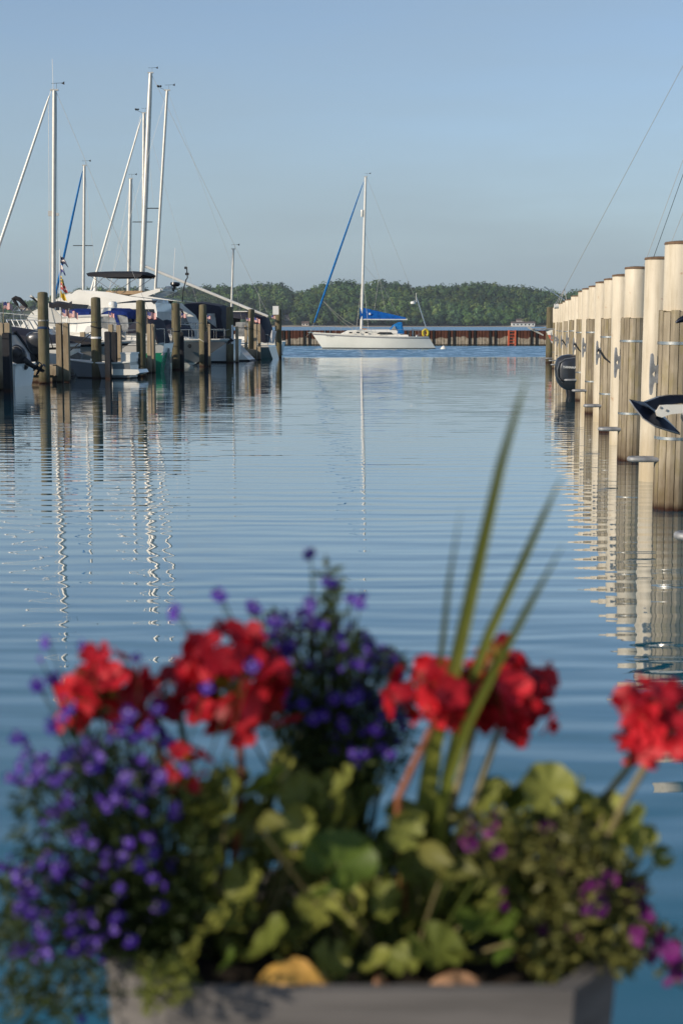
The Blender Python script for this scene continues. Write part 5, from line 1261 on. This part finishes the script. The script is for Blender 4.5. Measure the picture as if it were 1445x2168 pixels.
def inside(poly, x, y):
    r = False; n = len(poly)
    for i in range(n):
        (x1, y1), (x2, y2) = poly[i], poly[(i + 1) % n]
        if (y1 > y) != (y2 > y) and x < (x2 - x1) * (y - y1) / (y2 - y1) + x1: r = not r
    return r
def polypts(poly, n, d0, d1):
    xs_ = [p[0] for p in poly]; ys_ = [p[1] for p in poly]; out = []
    while len(out) < n:
        x, y = rg.uniform(min(xs_), max(xs_)), rg.uniform(min(ys_), max(ys_))
        if inside(poly, x, y): out.append((x, y, rg.uniform(d0, d1)))
    return out
def polyfill(poly, n, r0, r1, d0, d1):
    return [(x, y, rg.uniform(r0, r1), d, 'r' if rg.random() < .8 else ('l' if rg.random() < .4 else 'b')) for x, y, d in polypts(poly, n, d0, d1)]
def geranium(label, root, heads, leaves):
    t = T('geranium', label, 'geranium', root, 0, 'red geraniums in the planter')
    for (px, py, rpx, D, n, sm, knee) in heads:
        c = at(px, py, D); r = rpx / ppm(D) * .95; n = int(n * 1.25)
        hub = c - Vector((0, -.01, r * .45))
        pth = arc(root + Vector((rg.uniform(-.02, .02), rg.uniform(-.03, .03), 0)), hub, .0, .0, 6)
        if knee is not None:
            kp = at(knee[0], knee[1], D - .03); a = arc(root, kp, 0, 0, 3); pth = a + [kp.lerp(hub, k / 3) for k in range(1, 4)]
        st_ = t.part('stem', stem(pth, .0055, .0042, 8), M[sm], world=True)
        # umbel: buds and pedicels with florets around
        hm = MB(); spots = []
        for k in range(n):
            z = 1 - (k + .5) / n * 1.75; a = k * 2.39996 + rg.uniform(-.3, .3); q = math.sqrt(max(0, 1 - z * z))
            d = Vector((q * math.cos(a), q * math.sin(a), z)); spots.append(d)
        for d in spots: hm.tube([hub, hub.lerp(c + d * r * .80, .6) + Vector((0, 0, .004)), c + d * r * .84], .0011, 4)
        for k in range(16):
            d = Vector((rg.gauss(0, 1), rg.gauss(-.6, 1), rg.gauss(-.4, .7))).normalized(); e = hub + d * r * rg.uniform(.25, .5)
            hm.tube([hub, e], .001, 4); hm.lathe([(.0005, 0), (.0026, .003), (.0022, .007), (.0004, .010)], 6, e)
        hd_ = t.part('flower_head', hm, M['bud'], world=True)
        for d in spots:
            pc = c + d * r * (.86 + rg.uniform(-.22, .22)) + Vector((rg.gauss(0, .005), rg.gauss(0, .004), rg.gauss(0, .005)))
            nv = d + Vector((rg.gauss(0, .55), rg.gauss(-.1, .55), rg.gauss(0, .5)))
            t.place('floret', rg.choice(me_red), Matrix.Translation(pc) @ basis(nv, rg.uniform(0, 6), rg.uniform(.85, 1.2) * min(1.1, r / .048)), True, hd_)
    for (px, py, rpx, D, kind) in leaves:
        c = at(px, py, D); s = rpx / ppm(D) * 1.02
        nv = SUND * rg.uniform(.3, 1.0) + Vector((rg.gauss(0, .45), rg.gauss(-.05, .4), rg.uniform(.2, .8)))
        me_ = {'r': me_round, 'b': me_broad, 'l': me_long}[kind]
        t.place('leaf', rg.choice(me_), Matrix.Translation(c) @ basis(nv, rg.uniform(0, 6), s * (1.7 if kind == 'l' else 1.0)), True)
        rt = Vector((root.x * .7 + c.x * .3, root.y * .8 + c.y * .2, SOIL)); rt.x = min(max(rt.x, XL + .04), XR - .04)
        t.part('petiole', stem(arc(rt, c, .0, rg.uniform(-.01, .01), 4), .0024, .0018, 5), M[rg.choice(['stem_green', 'stem_green', 'stem_tan'])], world=True)
    return t
J = lambda a, b_: rg.uniform(a, b_)
lv = [(600, 1632, 58, 1.84), (555, 1672, 62, 1.80), (480, 1682, 68, 1.78), (430, 1715, 45, 1.76), (640, 1690, 60, 1.85), (520, 1740, 55, 1.80), (600, 1800, 50, 1.82), (450, 1830, 50, 1.80), (400, 1760, 45, 1.82), (520, 1870, 48, 1.80), (420, 1900, 52, 1.85), (460, 1955, 45, 1.78), (570, 2000, 64, 1.75), (410, 2020, 42, 1.78), (485, 2040, 36, 1.75), (640, 1985, 50, 1.82), (350, 1960, 45, 1.9), (380, 1850, 40, 1.92), (560, 1930, 50, 1.88), (470, 1780, 50, 1.9)]
geranium('geranium with the largest cluster of red heads, left of the centre', soilpt(at(480, 1900, 1.9).x, 1.9),
         [(228, 1470, 90, 1.80, 26, 'stem_tan', (330, 1575)), (375, 1470, 66, 1.88, 15, 'stem_green', None), (500, 1448, 112, 1.84, 36, 'stem_red', (512, 1640)), (385, 1628, 52, 1.76, 11, 'stem_green', None)], [(a, b_, c * J(.9, 1.1), d, 'r' if J(0, 1) < .85 else 'b') for a, b_, c, d in lv] + polyfill([(400, 1690), (520, 1640), (640, 1640), (660, 1850), (620, 2050), (400, 2050), (360, 1880)], 54, 28, 50, 1.80, 1.98))
lv = [(700, 1690, 60, 1.86), (765, 1705, 55, 1.88), (725, 1760, 50, 1.82), (715, 1830, 84, 1.76), (700, 1890, 58, 1.74), (680, 1920, 50, 1.8), (755, 1985, 55, 1.82), (800, 1905, 50, 1.86), (856, 1765, 46, 1.80), (875, 1840, 46, 1.82), (880, 1945, 46, 1.84), (800, 2040, 42, 1.78), (860, 2035, 42, 1.76), (920, 2015, 62, 1.76), (985, 2035, 50, 1.76), (1030, 1965, 78, 1.74), (1085, 1995, 55, 1.74), (960, 1900, 50, 1.86), (700, 2030, 45, 1.8), (920, 1780, 45, 1.9), (1000, 1760, 45, 1.9), (840, 1980, 45, 1.9), (740, 1930, 48, 1.9), (1045, 1690, 45, 1.86), (940, 1740, 44, 1.95)]
geranium('geranium with two touching red heads on red and tan stems right of the centre', soilpt(at(860, 1900, 1.9).x, 1.88),
         [(930, 1475, 88, 1.84, 26, 'stem_red', (842, 1690)), (1070, 1475, 92, 1.90, 30, 'stem_tan', (1005, 1690)), (1048, 1375, 36, 1.88, 7, 'stem_tan', None)], [(a, b_, c * J(.9, 1.1), d, 'b' if i in (3, 4, 15, 16) else 'r') for i, (a, b_, c, d) in enumerate(lv)]
         + [(960, 1830, 62, 1.74, 'l'), (1015, 1850, 68, 1.74, 'l'), (1060, 1880, 55, 1.74, 'l'), (930, 1870, 50, 1.75, 'l'), (550, 1750, 55, 1.74, 'l')] + polyfill([(650, 1650), (800, 1660), (860, 1740), (1080, 1760), (1110, 2050), (640, 2050)], 74, 26, 50, 1.80, 1.98))
lv = [(1110, 1690, 52, 1.86), (1160, 1672, 62, 1.84), (1215, 1692, 52, 1.84), (1275, 1725, 50, 1.82), (1340, 1745, 44, 1.80), (1368, 1785, 38, 1.80), (1300, 1785, 50, 1.82), (1398, 1815, 26, 1.80), (1240, 1760, 45, 1.88), (1180, 1740, 45, 1.9)]
geranium('geranium whose red head is cut by the right picture edge', soilpt(at(1240, 1900, 1.9).x, 1.9),
         [(1402, 1535, 92, 1.82, 28, 'stem_tan', (1325, 1690)), (1350, 1590, 45, 1.88, 8, 'stem_dark', (1285, 1680))], [(a, b_, c * J(.9, 1.1), d, 'r') for a, b_, c, d in lv] + polyfill([(1030, 1690), (1150, 1650), (1250, 1690), (1380, 1760), (1360, 1830), (1100, 1780)], 22, 26, 44, 1.82, 1.95))

def leafcloud(pts, L0, L1, asp=.28):
    m = MB()
    for p in pts:
        L = rg.uniform(L0, L1); d = Vector((rg.gauss(0, 1), rg.gauss(-.3, 1), rg.gauss(.3, .8))).normalized(); w = d.cross(Vector((rg.gauss(0, 1), rg.gauss(0, 1), rg.gauss(0, 1)))).normalized() * L * asp
        u = d.cross(w).normalized() * L * .12
        m.add([p, p + d * L * .45 + w + u, p + d * L, p + d * L * .45 - w + u, p + d * L * .45], [(0, 1, 4), (1, 2, 4), (2, 3, 4), (3, 0, 4)])
    return m
def bushy(name, label, cat, root, flowers, fpoly, nleaf, leafmat_, meshes, fsize, L=(.012, .024), asp=.28, nstem=40, d=(1.72, 2.0), group=None, fname='flower', flowmat=None):
    t = T(name, label, cat, root, 0, group)
    lp = [at(*q) for poly, k in fpoly for q in polypts(poly, int(nleaf * k), *d)]
    t.part('foliage', leafcloud(lp, *L, asp), M[leafmat_], world=True, kind='stuff')
    sm = MB(); ends = rg.sample(lp, min(nstem, len(lp)))
    for f in flowers:
        c = at(*f[:3]); ends.append(c)
        nv = Vector((rg.gauss(-.25, .5), rg.gauss(-1.0, .4), rg.gauss(.45, .5)))
        t.place(fname, rg.choice(meshes), Matrix.Translation(c) @ basis(nv, rg.uniform(-.8, .8), fsize * rg.choice((.55, .8, .95, 1.05, 1.2))), True)
    for e in ends:
        rt = root + Vector((rg.uniform(-.04, .04), rg.uniform(-.05, .05), 0))
        hz = (e - rt); mid = rt.lerp(e, .5) + Vector((0, 0, .05 if e.z < SOIL + .05 else .015))
        sm.tube([rt, rt.lerp(mid, .5) + Vector((0, 0, .012)), mid, mid.lerp(e, .5) + Vector((0, 0, .01)), e], [.0016, .0014, .0012, .001, .0008], 4)
    t.part('stems', sm, M['lob_leaf'], world=True, kind='stuff')
    return t
def jit(lst, d0, d1, s=12, rep=2):
    return [(x + rg.gauss(0, s), y + rg.gauss(0, s), rg.uniform(d0, d1)) for x, y in lst for _ in range(rep)]
LL = [(40, 1590), (62, 1640), (85, 1615), (125, 1640), (150, 1690), (95, 1735), (145, 1740), (180, 1600), (205, 1620), (250, 1520), (255, 1545), (180, 1565), (120, 1515), (330, 1530), (350, 1555), (150, 1480), (100, 1440), (270, 1620), (300, 1610), (265, 1650), (270, 1690), (290, 1775), (305, 1795), (375, 1720), (80, 1825), (112, 1820), (145, 1835), (50, 1870), (72, 1880), (45, 1930), (62, 1925), (182, 1930), (155, 1945), (205, 1870), (250, 1890), (335, 1910), (340, 1860), (90, 1990), (60, 2015), (165, 1985), (182, 1975), (202, 2000), (255, 1960), (8, 1820), (235, 1830), (180, 1775), (225, 1700), (330, 1660)]
fl_ = jit(LL, 1.70, 1.86, 17, 5) + [(170, 2155, 1.66), (85, 1392, 1.8), (175, 1362, 1.82), (100, 1355, 1.8), (290, 1388, 1.74), (525, 1410, 1.70), (440, 1452, 1.70), (395, 1625, 1.68), (535, 1405, 1.7)]
bushy('trailing_lobelia', 'trailing lobelia with violet-blue flowers spilling over the left end of the planter', 'lobelia', soilpt(at(330, 1950, 1.85).x, 1.86), fl_,
      [([(40, 1650), (230, 1560), (430, 1680), (430, 1960), (300, 2060), (330, 2140), (120, 2160), (20, 2100), (30, 1850)], .82), ([(0, 1950), (110, 2060), (160, 2168), (0, 2168)], .06), ([(170, 1400), (290, 1480), (330, 1640), (200, 1660), (110, 1560)], .06), ([(0, 1850), (60, 1880), (40, 2020), (0, 2020)], .06)],
      2300, 'lob_leaf', me_lob, .88, L=(.012, .028), asp=.17, nstem=90, d=(1.72, 1.98), group='lobelias in the planter')
CP_ = [(545, 1360), (600, 1330), (680, 1310), (690, 1215), (705, 1215), (720, 1320), (790, 1350), (855, 1400), (878, 1560), (850, 1650), (600, 1640), (560, 1500)]
fl_ = polypts([(540, 1330), (640, 1290), (760, 1330), (850, 1390), (870, 1570), (740, 1620), (610, 1560)], 150, 1.86, 2.08) + jit([(535, 1290), (655, 1280), (700, 1225), (700, 1290), (745, 1260), (765, 1265), (660, 1170), (665, 1310), (580, 1300), (605, 1305), (560, 1350), (590, 1375), (700, 1345), (740, 1385), (770, 1405), (690, 1420)], 1.88, 1.95, 8, 2) + [(795, 1540, 1.80), (750, 1592, 1.82), (822, 1592, 1.82), (770, 1590, 1.82), (465, 1255, 1.86), (470, 1262, 1.87), (458, 1250, 1.88), (370, 1285, 1.88), (368, 1298, 1.88)]
bushy('upright_lobelia', 'dark bushy lobelia standing tall behind the middle of the planter', 'lobelia', soilpt(at(710, 1900, 2.0).x, 2.02), fl_,
      [(CP_, .97), ([(690, 1180), (705, 1180), (720, 1260), (670, 1260)], .015), ([(560, 1290), (600, 1300), (600, 1340), (550, 1340)], .015)], 1700, 'lob_leaf', me_lob, .88, L=(.010, .026), asp=.17, nstem=90, d=(1.88, 2.1), group='lobelias in the planter')
PP = [(1010, 1760), (1030, 1775), (1050, 1750), (1065, 1790), (1090, 1810), (1000, 1780), (1205, 1840), (1220, 1860), (1280, 1860), (1300, 1870), (1270, 1885), (1250, 1900), (1330, 1920), (1350, 1950), (1365, 1965), (1375, 1990), (1430, 2010), (1425, 2060), (1170, 1960), (1200, 1965), (1215, 1985), (1070, 1920), (1350, 1890), (1150, 1765)]
bushy('purple_verbena', 'low bushy plant with purple-magenta flowers at the right end of the planter', 'verbena', soilpt(at(1210, 1950, 1.82).x, 1.84), jit(PP, 1.72, 1.84, 15, 2),
      [([(1090, 1760), (1230, 1740), (1330, 1830), (1390, 1960), (1330, 2060), (1130, 2080), (1090, 2010), (1120, 1900)], .84), ([(960, 1720), (1100, 1720), (1100, 1860), (1000, 1850)], .10), ([(1370, 1950), (1440, 1980), (1440, 2100), (1400, 2060)], .02)], 3000, 'olive_leaf', me_pur, .92, L=(.012, .026), asp=.24, nstem=60, d=(1.73, 1.98))
# low greenery along the rim
bushy('rim_greenery', 'low small-leaved greenery filling the planter along its front rim', 'plant', soilpt(at(700, 2000, 1.8).x, 1.8), [],
      [([(300, 1980), (420, 2020), (700, 2040), (1000, 2050), (1150, 2060), (1150, 2082), (300, 2082)], .5), ([(400, 1760), (1250, 1760), (1300, 2060), (380, 2060)], .5)], 1000, 'ger_leaf', me_lob, 1, L=(.014, .030), asp=.34, nstem=30, d=(1.88, 2.05))

bushy('trailing_sprig', 'small green sprig hanging over the front left of the planter rim', 'plant', soilpt(at(350, 2060, 1.76).x, 1.76), [],
      [([(290, 2030), (430, 2050), (400, 2110), (350, 2150), (300, 2130)], 1.0)], 130, 'ger_leaf', me_lob, 1, L=(.010, .022), asp=.26, nstem=10, d=(1.63, 1.69))
# spike plant
t = T('spike_plant', 'tall grassy spike plant with long green blades rising past the red flowers', 'spike plant', soilpt(at(915, 1800, 1.92).x, 1.92))
rt = t.o.location
def blade(pts, ws, D0=1.9):
    rows = []
    for (px, py, D), w in zip(pts, ws):
        c = at(px, py, D); hw = w * .80 / ppm(D) / 2; rows.append([c + Vector((-hw, 0, 0)), c + Vector((0, .35 * hw, 0)), c + Vector((hw, 0, 0))])
    t.part('blade', MB().grid(rows), M['blade'], world=True, smooth='all')
b0 = (912, 2000)
blade([(906, 2040, 1.92), (906, 1700, 1.90), (918, 1580, 1.87), (965, 1400, 1.80), (1010, 1200, 1.70), (1060, 980, 1.58), (1095, 860, 1.5), (1117, 795, 1.47)], [44, 46, 46, 40, 36, 26, 16, 2])
blade([(935, 2040, 1.93), (945, 1650, 1.9), (985, 1480, 1.86), (1035, 1340, 1.82), (1100, 1200, 1.76), (1150, 1090, 1.68), (1190, 1005, 1.62)], [34, 34, 32, 30, 26, 18, 2])
blade([(925, 2040, 1.88), (935, 1690, 1.85), (985, 1540, 1.80), (1045, 1420, 1.75), (1120, 1280, 1.66), (1190, 1155, 1.56)], [30, 32, 30, 27, 22, 2])
blade([(915, 2040, 1.95), (920, 1600, 1.92), (932, 1400, 1.82), (950, 1230, 1.66), (975, 1075, 1.5)], [14, 16, 16, 12, 1])
blade([(930, 2040, 1.95), (950, 1640, 1.94), (985, 1500, 1.94), (1000, 1420, 1.95)], [26, 28, 20, 2])
blade([(885, 2040, 1.94), (890, 1700, 1.93), (910, 1560, 1.92), (940, 1440, 1.92)], [22, 26, 18, 2])
# fallen leaves on the rim
def fallen(name, label, px, py, w, hgt, mat, seed):
    rr = random.Random(seed); rows = []
    for i in range(7):
        u = i / 6; hw = math.sin(math.pi * (.12 + .8 * u)) * (1 + .2 * rr.uniform(-1, 1))
        rows.append([at(px - w / 2 + w * u, py + hgt * .5 - hgt * hw * v, 1.745 - .03 * (1 - v) + .01 * math.sin(i * 1.7 + v * 3)) for v in (0, .3, .6, 1)])
    m = MB().grid(rows); solo(name, m, M[mat], label, 'leaf', smooth='all')
fallen('yellow_leaf', 'large yellowed leaf lying on the planter front rim', 622, 2062, 158, 68, 'yellow_leaf', 3)
fallen('dry_leaf', 'curled pinkish-brown dry leaf lying on the planter rim right of centre', 968, 2076, 115, 34, 'dry_leaf', 5)
fallen('dry_leaf', 'tiny dry leaf scrap on the rim between the two larger fallen leaves', 805, 2074, 30, 22, 'dry_leaf', 8)

# ------------------------------------------------------------------ the air
hz = MB().box((0, 1100, 55), (2700, 3200, 120))
m = bpy.data.materials.new('haze'); m.use_nodes = True; nt = m.node_tree; nt.nodes.remove(nt.nodes['Principled BSDF'])
pv = nt.nodes.new('ShaderNodeVolumePrincipled'); pv.inputs['Color'].default_value = (.80, .88, 1.0, 1); pv.inputs['Density'].default_value = .00010; pv.inputs['Anisotropy'].default_value = .2
nt.links.new(pv.outputs[0], nt.nodes['Material Output'].inputs['Volume'])
solo('haze', hz, m, 'thin even haze over the lake', 'haze', kind='stuff', smooth=False)
